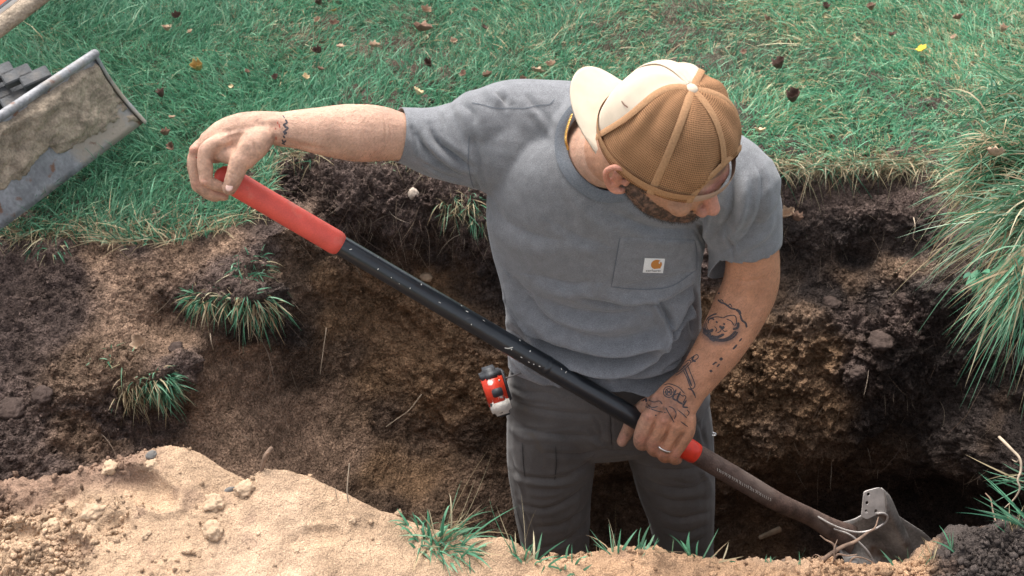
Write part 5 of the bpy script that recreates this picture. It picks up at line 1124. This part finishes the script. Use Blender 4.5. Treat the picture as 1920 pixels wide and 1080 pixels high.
tuft('grass_tuft', 'dry pale green turf tuft on the dark sod lump under the man\'s armpit', 'grass tuft', [
    dict(area=(865, 385, 36, 24), n=190, dir=(.1, .0, .7), len=.055, droop=.7, dry=.6, w=.0024), dict(area=(905, 410, 26, 12), n=50, dir=(.1, -.8, .4), len=.04, droop=.5, dry=.3), dict(area=(935, 440, 10, 10), n=30, dir=(.2, -.6, .4), len=.03, droop=.5, dry=.3)])
tuft('grass_tuft', 'grass growing over bare soil at the left edge, below the machine blade', 'grass tuft', [
    dict(area=(60, 430, 90, 22), n=420, dir=(.0, .3, .7), len=.055, droop=.5, dry=.4), dict(area=(90, 455, 34, 20), n=120, dir=(.2, -.4, .6), len=.05, droop=.7, dry=.15), dict(area=(30, 455, 50, 16), n=130, dir=(.1, -.2, .6), len=.04, droop=.6, dry=.85, w=.002)])
tuft('grass_clump', 'bushy green grass clump on the edge of the pale sand, lower centre', 'grass clump', [
    dict(area=(805, 1015, 26, 14), n=30, dir=(-.2, .7, .3), len=.10, droop=.8, fan=.5, dry=.1, w=.0050, sand=1), dict(area=(830, 1022, 34, 14), n=54, dir=(.45, .6, .3), len=.11, droop=.6, fan=.45, dry=.25, w=.0028, sand=1),
    dict(area=(850, 1035, 36, 12), n=44, dir=(.6, -.05, .5), len=.07, droop=.6, fan=.6, dry=.15, w=.0045, sand=1), dict(area=(770, 985, 22, 10), n=14, dir=(-.5, .4, .4), len=.06, droop=.4, fan=.4, dry=0, w=.005, sand=1),
    dict(area=(835, 1015, 14, 8), n=12, dir=(.42, .9, .0), len=.14, droop=.2, fan=.16, dry=.7, w=.0014, sand=1), dict(area=(800, 1030, 30, 14), n=34, dir=(.0, -.1, .8), len=.05, droop=.5, fan=.6, dry=.1, w=.005, sand=1)])
tuft('weed', 'sprig of thin weeds on the sand edge in front of his nearer knee, left one', 'weed', [
    dict(area=(985, 1052, 24, 6), n=18, dir=(.0, 1, .1), len=.055, droop=.2, fan=.35, dry=.1, w=.0042, sand=1), dict(area=(975, 1045, 14, 4), n=6, dir=(-.3, 1, 0), len=.12, droop=.1, fan=.25, dry=.7, w=.0015, sand=1), dict(area=(1005, 1058, 26, 6), n=10, dir=(.2, .3, .4), len=.05, droop=.5, fan=.4, dry=0, w=.005, sand=1)])
tuft('weed', 'low green weed on the sand edge just under his nearer shin', 'weed', [
    dict(area=(1065, 1064, 18, 5), n=8, dir=(.3, .8, .1), len=.06, droop=.4, fan=.4, dry=.1, w=.005, sand=1), dict(area=(1075, 1072, 30, 5), n=9, dir=(-.3, .4, .4), len=.05, droop=.4, fan=.5, dry=0, w=.0055, sand=1)])
tuft('weed', 'weed with a tall branching seed head between the man\'s legs', 'weed', [
    dict(area=(1150, 1040, 10, 3), n=8, dir=(-.35, .9, 0), len=.085, droop=.15, fan=.3, dry=.5, w=.0016, sand=1), dict(area=(1155, 1040, 12, 3), n=6, dir=(.1, 1, 0), len=.05, droop=.3, fan=.3, dry=0, w=.006, sand=1), dict(area=(1125, 1046, 24, 4), n=9, dir=(0, .8, .2), len=.035, droop=.5, fan=.4, dry=.2, w=.003, sand=1)])
tuft('weed', 'leafy weed on the sand edge left of his farther shin', 'weed', [
    dict(area=(1200, 1034, 16, 3), n=10, dir=(0, 1, .1), len=.055, droop=.4, fan=.4, dry=.1, w=.005, sand=1), dict(area=(1215, 1036, 16, 3), n=7, dir=(.5, .6, .2), len=.05, droop=.3, fan=.3, dry=.4, w=.002, sand=1)])
tuft('weed', 'bent green blade and short weeds in front of his farther shin', 'weed', [
    dict(area=(1300, 1044, 12, 3), n=7, dir=(-.05, 1, .1), len=.055, droop=.4, fan=.25, dry=0, w=.0055, sand=1), dict(area=(1335, 1050, 26, 4), n=12, dir=(.7, .2, .2), len=.055, droop=.4, fan=.4, dry=.5, w=.003, sand=1), dict(area=(1255, 1040, 6, 2), n=2, dir=(-.2, 1, .1), len=.08, droop=.1, fan=.1, dry=.5, w=.002, sand=1)])
tuft('weed', 'few short green blades on the sand edge left of the shovel blade', 'weed', [
    dict(area=(1445, 1056, 20, 3), n=5, dir=(.2, 1, .1), len=.03, droop=.3, fan=.3, dry=0, w=.003, sand=1), dict(area=(1505, 1060, 14, 3), n=4, dir=(.3, 1, .1), len=.035, droop=.3, fan=.3, dry=.1, w=.003, sand=1)])
tuft('weed', 'dry stems and grass beside the dark soil mound, right of the shovel blade', 'weed', [
    dict(area=(1745, 1055, 14, 6), n=10, dir=(-.1, 1, .1), len=.06, droop=.2, fan=.4, dry=.9, w=.002, sand=1), dict(area=(1700, 1060, 26, 5), n=9, dir=(-.3, .6, .3), len=.06, droop=.4, fan=.5, dry=.3, w=.003, sand=1), dict(area=(1790, 1030, 14, 6), n=6, dir=(-.3, .9, .1), len=.05, droop=.2, fan=.3, dry=.3, w=.003, sand=1)])
tuft('weed', 'green blades and pale roots at the right edge above the dark mound', 'weed', [
    dict(area=(1930, 985, 20, 10), n=22, dir=(-.75, .45, .2), len=.11, droop=.1, fan=.3, dry=.1, w=.0032, sand=1), dict(area=(1925, 900, 10, 30), n=14, dir=(-.9, .25, .2), len=.08, droop=.1, fan=.35, dry=.2, w=.003, d=2.15), dict(area=(1900, 995, 24, 6), n=10, dir=(-.3, .9, .1), len=.05, droop=.2, fan=.4, dry=.8, w=.002, sand=1)])
tuft('long_grass', 'large clump of long arching grass hanging over the trench at right', 'long grass', [
    dict(area=(1950, 200, 80, 60), n=330, dir=(-.6, .35, .45), len=.16, droop=.55, fan=.5, dry=.12, w=.0038, d=2.62, pal=[(.06, .17, .085), (.13, .27, .15), (.20, .32, .20), (.045, .13, .065)]),
    dict(area=(1900, 330, 110, 90), n=260, dir=(-.2, .1, .6), len=.13, droop=.8, fan=.9, dry=.75, w=.0028, d=2.45), dict(area=(1900, 250, 90, 90), n=220, dir=(.3, .5, .5), len=.14, droop=.8, fan=.8, dry=.2, w=.0034, d=2.5),
    dict(area=(1965, 310, 80, 50), n=430, dir=(-.8, .2, .45), len=.175, droop=.6, fan=.48, dry=.2, w=.0038, d=2.45, pal=[(.06, .17, .085), (.13, .27, .15), (.22, .33, .21), (.045, .13, .065)]),
    dict(area=(1965, 400, 80, 60), n=430, dir=(-.7, .0, .5), len=.175, droop=.7, fan=.48, dry=.3, w=.0036, d=2.30, pal=[(.06, .17, .085), (.14, .28, .17), (.26, .38, .27), (.045, .13, .065)]),
    dict(area=(1870, 310, 50, 60), n=300, dir=(-.7, .1, .5), len=.12, droop=.5, fan=.4, dry=.4, w=.003, d=2.48),
    dict(area=(1960, 490, 50, 50), n=300, dir=(-.5, -.5, .4), len=.15, droop=.7, fan=.32, dry=.35, w=.0034, d=2.15), dict(area=(1900, 480, 10, 20), n=8, dir=(-.05, -1, .2), len=.22, droop=.3, fan=.12, dry=.3, w=.005, d=2.12),
    dict(area=(1850, 520, 40, 14), n=26, dir=(-.2, -.6, .5), len=.03, droop=.2, fan=.5, dry=0, w=.014, d=2.2)])
# turf fringe hanging over the far lip
n = 2600; x = rng.uniform(1380, 1790, n); x[:900] = rng.uniform(500, 960, 900); y = np.interp(x, EX, EY) + rng.normal(0, 7, n); rt = np.array([Pz(u, v, .0) for u, v in zip(x, y)])
hd = np.c_[rng.normal(0, .8, n), -rng.uniform(.0, 1, n), rng.uniform(-.6, .8, n)]; dr = rng.random(n) < .72
a_, f_, c_ = blades(rt, rng.gamma(3, .013, n), rng.uniform(.001, .003, n), nrm(hd), np.array([0, 0, -1.]) * rng.uniform(.2, .8, n)[:, None] + rng.normal(0, .15, (n, 3)), np.where(dr[:, None], pick(G_DRY, n), pick(G_GREEN, n)) * rng.uniform(.6, 1.1, (n, 1)), seg=4)
me = new_mesh('fringe', a_, f_, smooth=False); setcol(me, c_); link('turf_fringe', me, M['grass'], kind='stuff')
# fine roots hanging from the cut soil
n = 900; x = np.r_[rng.uniform(520, 940, 420), rng.uniform(1440, 1900, 300), rng.uniform(150, 560, 180)]; y = np.r_[rng.uniform(340, 470, 420), rng.uniform(380, 900, 300), rng.uniform(540, 820, 180)]
rt = on_ground(x, y, .004); dr = np.c_[rng.normal(0, .5, n), -rng.uniform(.1, .7, n), -rng.uniform(.2, 1, n)]
a_, f_, c_ = blades(rt, rng.gamma(3, .012, n), rng.uniform(.0006, .0014, n), nrm(dr), np.array([0, 0, -1.]) * rng.uniform(.1, .9, n)[:, None] + rng.normal(0, .3, (n, 3)), pick([(.30, .22, .16), (.18, .12, .09), (.40, .32, .24), (.10, .07, .05)], n), seg=5)
me = new_mesh('roots', a_, f_, smooth=False); setcol(me, c_); link('fine_roots', me, M['grass'], kind='stuff')
# ------------------------------------------------------------------ twigs and bigger roots
M['bark'] = mat('root_bark', (.20, .13, .09), rough=.9, noise=[(60, 4, .6, 1.4, ONE)], bump=[(200, 4, .001, ONE, 'n')])
M['pale_root'] = mat('pale_root', (.46, .36, .26), rough=.85, noise=[(60, 4, .7, 1.25, ONE)])
def twig(name, label, category, stems, material):
    mb = MB(); base = np.array(stems[0][0][0]) if False else None
    for pp, r0, r1 in stems:
        w = [P(*q) for q in pp]; mb.add(*sweep(w, list(np.linspace(r0, r1, len(w))), n=7, sub=5))
        if base is None: base = w[0]
    me = mb.mesh(); setverts(me, verts(me) - base); o = link(name, me, material); o.location = tuple(base); return tag(o, label, category)
def SP(x, y, up=0):                      # a point of the sand as (x, y, depth)
    q = on_sand(x, y)[0]; return (x, y, float(proj(q)[2]))
def GP(x, y, f=0):
    q = on_ground(np.array([float(x)]), np.array([float(y)]), f)[0]; return (x, y, float(proj(q)[2]))
s = SP(492, 878)[2]; twig('twig', 'short thick brown twig standing in the crest of the pale sand', 'twig', [([(490, 884, s), (494, 866, s - .01), (499, 853, s - .015), (508, 842, s - .01)], .0032, .0042), ([(499, 853, s - .012), (504, 848, s - .03)], .002, .001)], M['bark'])
s = SP(654, 942)[2]; twig('dry_stem', 'thin pale upright stem in the sand left of the grass clump', 'dry stem', [([(654, 950, s), (651, 925, s - .01), (652, 900, s - .015), (655, 869, s - .02)], .0014, .0007)], M['pale_root'])
s = SP(629, 932)[2]; twig('dry_stem', 'tiny pale stem beside the taller upright one on the sand', 'dry stem', [([(631, 936, s), (629, 915, s - .01)], .0010, .0006)], M['pale_root'])
twig('root', 'loose pale root hanging on the ochre wall left of the tape measure', 'root', [([GP(724, 800, .02), GP(745, 785, .03), GP(768, 768, .04), GP(790, 740, .03)], .0008, .0014)], M['pale_root'])
twig('root', 'thin curved root dangling on the ochre wall below the red grip', 'root', [([GP(612, 615, .03), GP(607, 650, .03), GP(603, 680, .03), GP(600, 702, .02)], .0013, .0007)], M['pale_root'])
twig('root', 'pale hooked root under the upper turf tuft', 'root', [([GP(394, 625, .02), GP(396, 640, .03), GP(400, 656, .02)], .0014, .0009), ([GP(472, 618, .03), GP(482, 635, .04), GP(484, 648, .03)], .0009, .0009)], M['pale_root'])
twig('root', 'long curved root down the dark face under the long grass', 'root', [([GP(1713, 408, .02), GP(1716, 425, .03), GP(1712, 445, .03), GP(1718, 452, .02)], .0012, .0008)], M['pale_root'])
s = SP(1560, 1062)[2]; twig('branched_root', 'tangled brown branching root in front of the shovel blade', 'root', [([(1537, 1056, s), (1556, 1040, s), (1580, 1025, s + .01), (1604, 1015, s + .02), (1625, 1000, s + .04), (1640, 990, s + .06), (1647, 970, s + .07)], .0042, .0010),
     ([(1567, 1036, s), (1562, 1020, s), (1548, 1012, s), (1538, 1004, s)], .0022, .0008), ([(1562, 1058, s), (1570, 1040, s - .01), (1590, 1042, s), (1606, 1040, s)], .0020, .0010), ([(1590, 1060, s), (1600, 1046, s), (1618, 1046, s), (1640, 1056, s)], .0018, .0008), ([(1545, 1050, s), (1530, 1040, s + .01), (1518, 1050, s + .02)], .0012, .0006), ([(1565, 1050, s - .01), (1564, 1030, s - .01), (1570, 1012, s)], .0014, .0007)], M['bark'])
twig('root', 'pale branching root at the right edge hanging beside the dark bank', 'root', [([(1874, 820, 2.08), (1896, 842, 2.06), (1912, 860, 2.05), (1914, 882, 2.05), (1908, 900, 2.05), (1912, 916, 2.05), (1902, 935, 2.06), (1884, 952, 2.07)], .0026, .0009), ([(1912, 860, 2.05), (1906, 866, 2.06), (1898, 862, 2.07)], .0012, .0007)], M['pale_root'])
twig('root', 'long brown root arching up at the lower right edge of the frame', 'root', [([(1848, 925, 2.2), (1858, 938, 2.18), (1862, 960, 2.16), (1872, 995, 2.1)], .0010, .0016)], M['bark'])
s = GP(1445, 1000)[2]; a = GP(1425, 1008, .02); b = GP(1462, 992, .02)
me = MB().add(*sweep([P(*a), P(*b)], [(.008, .004), (.012, .005)], n=8)).mesh(); o = link('wood_chip', me, M['pale_root']); tag(o, 'pale splinter of wood lying in the dark trench left of the shovel socket', 'wood chip')

# ------------------------------------------------------------------ stones and clods one can pick out
M['stone_grey'] = mat('grey_stone', (.16, .15, .14), spec=.1, rough=.9, noise=[(60, 4, .8, 1.2, ONE)], bump=[(120, 3, .001, ONE, 'n')])
M['stone_pale'] = mat('pale_stone', (.42, .34, .27), rough=.8, noise=[(60, 4, .8, 1.2, ONE)], bump=[(120, 3, .001, ONE, 'n')])
M['clod_sand'] = mat('sand_clod', (.45, .32, .215), rough=.95, spec=.1, noise=[(60, 4, .8, 1.2, ONE)], bump=[(120, 5, .004, ONE, 'n')])
M['clod_soil'] = mat('soil_clod', (.075, .054, .046), rough=.95, spec=.1, noise=[(60, 4, .7, 1.3, ONE)], bump=[(120, 5, .005, ONE, 'n')])
def rock(name, label, category, pos, r, material, rough=.55, sub=4, group=None, sq=(1, 1, .7)):
    bmx = bmesh.new(); bmesh.ops.create_icosphere(bmx, subdivisions=sub, radius=1); v = np.array([x.co[:] for x in bmx.verts]); f = [tuple(y.index for y in x.verts) for x in bmx.faces]; bmx.free()
    sd = rng.uniform(0, 50, 3); v2 = v * (1 + rough * fbm(v + sd, 1.6, 3)[:, None] + rough * .6 * fbm(v + sd, 4, 4, gain=.7)[:, None] - rough * .25 * worley(v + sd, 2.5)[:, None]); v2 *= r * np.array(sq) * rng.uniform(.85, 1.15, 3)
    a = rng.uniform(0, 6.28); c, s_ = math.cos(a), math.sin(a); v2[:, :2] = v2[:, :2] @ np.array([[c, -s_], [s_, c]])
    o = link(name, new_mesh(name, v2, f), material); o.location = tuple(pos + np.array([0, 0, r * .05])); return tag(o, label, category, group)
for x, y, r, lab in [(176, 958, .018, 'pale squarish sand clod left of the scooped hollow'), (100, 985, .014, 'crumbly tan clod at the far left of the sand heap'), (172, 985, .014, 'pale sand clod just below the squarish one'), (236, 932, .011, 'small tan clod inside the scooped hollow'),
                     (400, 998, .018, 'broad low sand clod in the lower middle of the heap'), (462, 920, .016, 'rounded tan clod right of the grey pebble'), (400, 945, .016, 'long tan clod below the grey pebble'), (286, 872, .012, 'crumbly clod near the top of the sand crest'), (205, 878, .013, 'tan clod on the dark crumbly end of the crest'),
                     (275, 1003, .008, 'little round clod in the lower left sand'), (555, 1032, .008, 'small brown clod on the smooth sand left of the grass clump'), (660, 975, .008, 'small brown lump on the sand slope under the upright stem')]:
    rock('sand_clod', lab, 'clod', on_sand(x, y)[0], r, M['clod_sand'])
rock('pebble', 'smooth grey pebble half buried in the pale sand', 'pebble', on_sand(431, 920)[0], .010, M['stone_grey'], .12, sq=(.6, 1.2, .6))
rock('pebble', 'dark grey lump on top of the sand crest', 'pebble', on_sand(284, 854)[0], .009, M['stone_grey'], .2)
rock('stone', 'pale pointed stone stuck in the dark sod lump behind the forearm', 'stone', P(*GP(775, 364, .012)), .015, M['stone_pale'], .2, sq=(.8, .8, 1))
for x, y, r, lab in [(78, 742, .020, 'rounded soil clod on the left shelf below the lower tuft'), (20, 770, .030, 'big dark soil clod at the left edge of the frame'), (330, 655, .018, 'soil clod between the two turf tufts'), (1560, 570, .022, 'dark soil clod on the right wall above the ochre sand'), (1650, 640, .028, 'large dark clod on the right wall below the ledges'),
                     (1700, 560, .018, 'dark clod under the tip of the long grass'), (1610, 700, .020, 'dark clod on the border of ochre and black soil'), (1400, 560, .014, 'brown clod beside the tattooed forearm'), (700, 505, .012, 'ochre clod on the ledge above the black shaft'), (800, 520, .014, 'ochre clod on the ledge below the sod lump')]:
    rock('soil_clod', lab, 'clod', P(*GP(x, y, .004)), r, M['clod_soil'] if 'ochre clod' not in lab else M['clod_sand'], .35)
rock('stone', 'round blue grey stone at the sand edge under the shovel blade', 'stone', on_sand(1603, 1066)[0] + np.array([0, .02, -.008]), .014, M['stone_grey'], .1)  # rock shape put in place of the near wing's metal step tab

# ------------------------------------------------------------------ fallen leaves
LC = {'brown': (.19, .115, .08), 'tan': (.36, .25, .17), 'dark': (.085, .05, .038), 'yellow': (.60, .42, .05), 'pale': (.55, .42, .25), 'ochre': (.38, .26, .09)}
LM = {k: mat('leaf_' + k, v, rough=.75, spec=.2, noise=[(60, 4, .65, 1.35, ONE)], bump=[(120, 3, .002, ONE, 'n')]) for k, v in LC.items()}
def leaf(px, py, size, c, curl, label, ground=True, base=None, g='fallen leaves on the lawn'):
    pos = Pz(px, py, .032) if base is None else base
    n, m = 10, 7; Vl = []; sd = rng.uniform(0, 40, 3)
    for j in range(n + 1):
        t = j / n; half = .36 * math.sin(math.pi * min(1, t * 1.02)) ** .75 * (1 + .22 * math.sin(t * 17 + sd[0]))
        for i in range(m + 1):
            s = -1 + 2 * i / m; x = (t - .5); y = s * half; z = curl * (x * x * 1.3 + abs(s) ** 1.5 * half * .9) + .03 * math.sin(9 * x + sd[1]) + .04 * math.sin(7 * y + sd[2]) + .03 * abs(s) * math.sin(t * 30 + sd[1])
            Vl.append((x, y, z))
    Vl = np.array(Vl) * size; e = Matrix.Rotation(rng.uniform(0, 6.28), 3, 'Z') @ Matrix.Rotation(rng.uniform(-.5, .5), 3, 'X') @ Matrix.Rotation(rng.uniform(-.4, .4), 3, 'Y')
    Vl = Vl @ np.array(e).T
    F = [(j * (m + 1) + i, j * (m + 1) + i + 1, (j + 1) * (m + 1) + i + 1, (j + 1) * (m + 1) + i) for j in range(n) for i in range(m)]
    b = len(Vl); st_ = [Vl[j * (m + 1) + m // 2] for j in (0,)][0]; 
    o = link('fallen_leaf', new_mesh('leaf', Vl, F), LM[c]); sm_ = o.modifiers.new('t', 'SOLIDIFY'); sm_.thickness = .0006
    o.location = tuple(pos); return tag(o, label, 'leaf', g)
for (x, y, s, c, k, lab) in [
    (375, 131, .038, 'ochre', 2.2, 'curled yellow brown leaf on the lawn above the raised wrist'), (434, 163, .016, 'pale', .8, 'small pale yellow leaf just right of the curled yellow brown one'), (313, 60, .034, 'tan', 1.6, 'narrow tan leaf standing in the lush grass right of the machine'),
    (357, 62, .022, 'tan', 1, 'small tan leaf beside the narrow standing one, upper left lawn'), (330, 33, .030, 'dark', 1.5, 'dark curled leaf near the top left of the lawn'), (305, 184, .028, 'dark', 2.5, 'dark crumpled ball of leaf right of the machine blade corner'),
    (463, 137, .020, 'brown', 1.2, 'small reddish brown leaf above the forearm\'s wrist end'), (323, 223, .022, 'tan', 1, 'tan leaf in the grass right below the machine blade corner'), (311, 254, .026, 'brown', 1.8, 'brown curled leaf left of the raised knuckles, upper one'), (325, 279, .026, 'brown', 1.8, 'brown curled leaf left of the raised knuckles, lower one'),
    (573, 149, .026, 'pale', 1.4, 'pale tan crumpled leaf above the middle of the forearm'), (600, 132, .022, 'brown', 1.2, 'brown leaf just right of the pale crumpled one over the forearm'), (517, 148, .024, 'dark', 1.3, 'flat dark leaf above the forearm left of the pale crumpled leaf'),
    (600, 100, .030, 'dark', 2, 'dark curled leaf in the middle of the left lawn'), (638, 90, .030, 'tan', .7, 'flat pinkish tan leaf right of the dark curled one'), (702, 88, .034, 'tan', 1, 'pinkish brown leaf over the elbow, upper lawn'), (600, 9, .036, 'dark', 1.4, 'dark brown leaf at the top edge left of centre'),
    (627, 22, .020, 'ochre', 1, 'small ochre leaf near the top edge left of centre'), (627, 46, .030, 'brown', 1.2, 'brown leaf below the small ochre one near the top'), (595, 40, .024, 'tan', 1.4, 'upright tan leaf left of a brown one near the top'), (792, 58, .058, 'brown', 1.0, 'long narrow brown leaf on the lawn above the sleeve'),
    (798, 22, .034, 'tan', 1.4, 'tan folded leaf near the top edge above the sleeve'), (808, 125, .030, 'dark', 2.2, 'dark curled leaf above the grey sleeve'), (850, 79, .026, 'tan', 1, 'tan leaf right above the shoulder, middle of the lawn'), (869, 141, .026, 'brown', 1, 'reddish brown leaf touching the grass over the shoulder'),
    (915, 144, .032, 'brown', 1.2, 'brown leaf just over the shoulder seam'), (907, 54, .026, 'dark', 1, 'dark leaf in the upper middle of the lawn'), (1008, 136, .042, 'tan', .8, 'large tan maple like leaf left of the cap visor'), (1034, 125, .028, 'tan', 1.6, 'narrow tan leaf close beside the cap visor'), (980, 150, .022, 'brown', 1.2, 'small brown leaf between the shoulder and the large tan leaf'),
    (782, 176, .036, 'pale', 1, 'faded dry leaf tangled in grass over the sleeve hem'), (890, 20, .020, 'brown', 1, 'small brown leaf high on the lawn, centre'), (1634, 20, .036, 'brown', 1.6, 'folded brown leaf near the top edge right of the cap'), (1436, 38, .030, 'brown', 1.2, 'reddish brown leaf on the lawn right of the cap, upper'),
    (1462, 128, .046, 'dark', 1.6, 'long dark curled leaf on the lawn right of the cap'), (1487, 191, .046, 'dark', 2, 'dark rolled leaf in the dry grass above the trench lip'), (1729, 94, .040, 'yellow', .6, 'bright yellow leaf on the lawn at upper right'), (1789, 72, .024, 'tan', 1, 'tan leaf right of the bright yellow one'),
    (1879, 60, .032, 'tan', 1.8, 'upright tan leaf in the long grass near the right edge'), (1797, 36, .032, 'brown', 1.2, 'brown leaf high at the right end of the lawn'), (1672, 68, .030, 'dark', 1, 'dark leaf left of the bright yellow one'), (1424, 249, .034, 'pale', 1, 'pale tan leaf lying right of the cap strap'),
    (1549, 16, .030, 'dark', 1.4, 'dark leaf at the top edge right of the cap'), (1395, 100, .024, 'brown', 1, 'brown leaf close to the right side of the cap'), (1894, 168, .030, 'brown', 1, 'brown leaf half hidden in the long grass, right edge')]:
    leaf(x, y, s * .95, c, k, lab)
for (x, y, s, c, lab) in [(1473, 408, .042, 'tan', 'dry tan leaf caught on the dark soil beside his left sleeve'), (1492, 414, .034, 'brown', 'dark brown leaf next to the tan one on the right soil ledge'), (268, 652, .042, 'tan', 'tan leaf standing on the soil between the two turf tufts')]:
    leaf(x, y, s, c, 1.6, lab, base=P(*GP(x, y, .02)), g=None)
leaf(1866, 293, .036, 'tan', 1.2, 'tan leaf lying in the long grass over the trench', base=P(1866, 293, 2.30), g=None)

# ------------------------------------------------------------------ the small excavator at the left
M['mach_steel'] = mat('scraped_blue_steel', (.23, .23, .24), rough=.6, metal=.2, noise=[(14, 6, .65, 1.4, ONE), (120, 3, .8, 1.2, ONE)], bump=[(160, 4, .001, ONE, 'n')], spots=[(9, .50, (.30, .25, .20), .12, ONE), (30, .6, (.16, .08, .05), .08, ONE)])
M['mud'] = mat('dry_mud', (.33, .265, .20), rough=.95, spec=.1, noise=[(25, 6, .65, 1.35, ONE), (200, 3, .8, 1.2, ONE)], bump=[(70, 6, .008, ONE, 'n')])
M['rubber'] = mat('track_rubber', (.055, .057, .060), rough=.8, noise=[(30, 5, .7, 1.5, ONE)], bump=[(120, 4, .002, ONE, 'n')], spots=[(9, .58, (.20, .17, .14), .2, ONE)])
M['mach_white'] = mat('machine_white', (.70, .69, .65), rough=.4, noise=[(30, 4, .9, 1.05, ONE)])
M['mach_orange'] = mat('machine_orange', (.70, .10, .035), rough=.4, noise=[(30, 4, .85, 1.1, ONE)])
exc = empty('mini_excavator', Pz(-60, 330, 0), 'mud covered dozer blade and rubber track of a small excavator on the lawn', 'excavator')
b0 = Pz(271, 229, .03); b1 = Pz(38, 404, .03); t0 = Pz(180, 106, .22); bd_ = nrm(b1 - b0); bd_[2] = 0; bd_ = nrm(bd_); upv = t0 - b0
outw = nrm(np.cross(bd_, np.array([0, 0, 1.]))); outw = outw if outw[1] < 0 else -outw       # away from the machine, towards us
Ln = 1.5
def bface(s, t, lift=0):          # s along the blade in m, t 0 bottom .. 1 top
    return b0 + bd_ * s + upv * t + outw * (-.014 * math.sin(math.pi * min(t, 1)) + lift)
def plate(ns, nt, liftf, s0=0, s1=Ln):
    return [bface(s0 + (s1 - s0) * i / ns, j / nt, liftf(s0 + (s1 - s0) * i / ns, j / nt)) for j in range(nt + 1) for i in range(ns + 1)], [(j * (ns + 1) + i, j * (ns + 1) + i + 1, (j + 1) * (ns + 1) + i + 1, (j + 1) * (ns + 1) + i) for j in range(nt) for i in range(ns)]
o = link('dozer_blade', MB().add(*plate(60, 14, lambda s, t: 0)).mesh(), M['mach_steel'], exc); s_ = o.modifiers.new('t', 'SOLIDIFY'); s_.thickness = .014; s_.offset = 1
V_, F_ = plate(150, 54, lambda s, t: 0, 0.012, 1.1); V_ = np.array(V_); i_ = np.arange(len(V_)) % 151 / 150 * 1.09 + .012; j_ = np.arange(len(V_)) // 151 / 54
mm = fbm(V_, 7, 4, seed=202); th = np.clip(.010 + .026 * np.maximum(mm, -.3) - .09 * np.clip(.40 - j_ + .45 * mm - .10 * (i_ < .25), 0, 1) - .02 * np.clip((j_ - .9) / .1, 0, 1), -.006, .05) + .010 * lumps(V_, 30, 5) * (mm > .0) + .010 * fbm(V_, 26, 5, gain=.7, seed=204)
th = np.where(th < .002, -.006, th) ; V_ = V_ + outw * th[:, None]
link('caked_mud', new_mesh('mud', V_, F_), M['mud'], exc)
link('top_lip', MB().add(*sweep([bface(-.004, 1.02, -.004), bface(.3, 1.02, -.004), bface(.8, 1.02, -.004), bface(Ln, 1.02, -.004)], [.011] * 4, n=14)).mesh(), M['mach_steel'], exc)
link('end_rib', MB().add(*sweep([bface(0, t, .002) for t in np.linspace(0, 1.02, 6)], [(.003, .008)] * 6, n=10)).mesh(), M['mach_steel'], exc)
# the rubber track behind it: carcass and lugs in two rows
tn_ = nrm(np.array([0, -.30, .95])); flat = lambda v: nrm(v - tn_ * (v @ tn_))
rd = flat(P(100, 153, 2.95) - P(33, 140, 2.95)); la = flat(camdir(.62, .50, 0)); lb = np.cross(tn_, la)
tcc = P(40, 172, 3.0); ra = rd; rb_ = np.cross(tn_, ra)
link('track', bevel(MB().add(*box(tcc - ra * .50 - tn_ * .085, (ra, rb_, tn_), (.60, .10, .075))).mesh(), .05, 5), M['rubber'], exc)
for (r0, c_list) in (((67, 147), range(-6, 2)), ((30, 188), range(-6, 2))):
    base = P(r0[0], r0[1], 2.97)
    for k in c_list:
        p_ = base + rd * .0445 * k - tn_ * (.02 if k == 1 else 0)
        link('tread_lug', bevel(MB().add(*box(p_, (la, lb, tn_), (.034, .0205, .010))).mesh(smooth=False), .003, 1), M['rubber'], exc)
# arm end at the top left corner
pA, pB = P(-190, 196, 2.35), P(170, -80, 2.55); ad = nrm(pB - pA); av = nrm(np.cross(ad, CF)); av = av if av @ CU > 0 else -av; an = np.cross(ad, av)
link('boom', MB().add(*sweep([pA, (pA + pB) / 2, pB], [.017] * 3, n=20)).mesh(), M['mud'], exc)
pc = (pA + pB) / 2 + av * .058 + CF * .03
ann = an if an @ CF < 0 else -an
link('boom_cover', bevel(MB().add(*box(pc, (ad, av, an), (.28, .045, .03))).mesh(), .006), M['mach_white'], exc)
link('orange_sticker', MB().add(*box(pc - av * .012 + ann * .0308, (ad, av, an), (.17, .014, .001))).mesh(smooth=False), M['mach_orange'], exc)
link('black_stripe', MB().add(*box(pc - av * .030 + ann * .0308, (ad, av, an), (.24, .0018, .001))).mesh(smooth=False), M['tape_black'], exc)
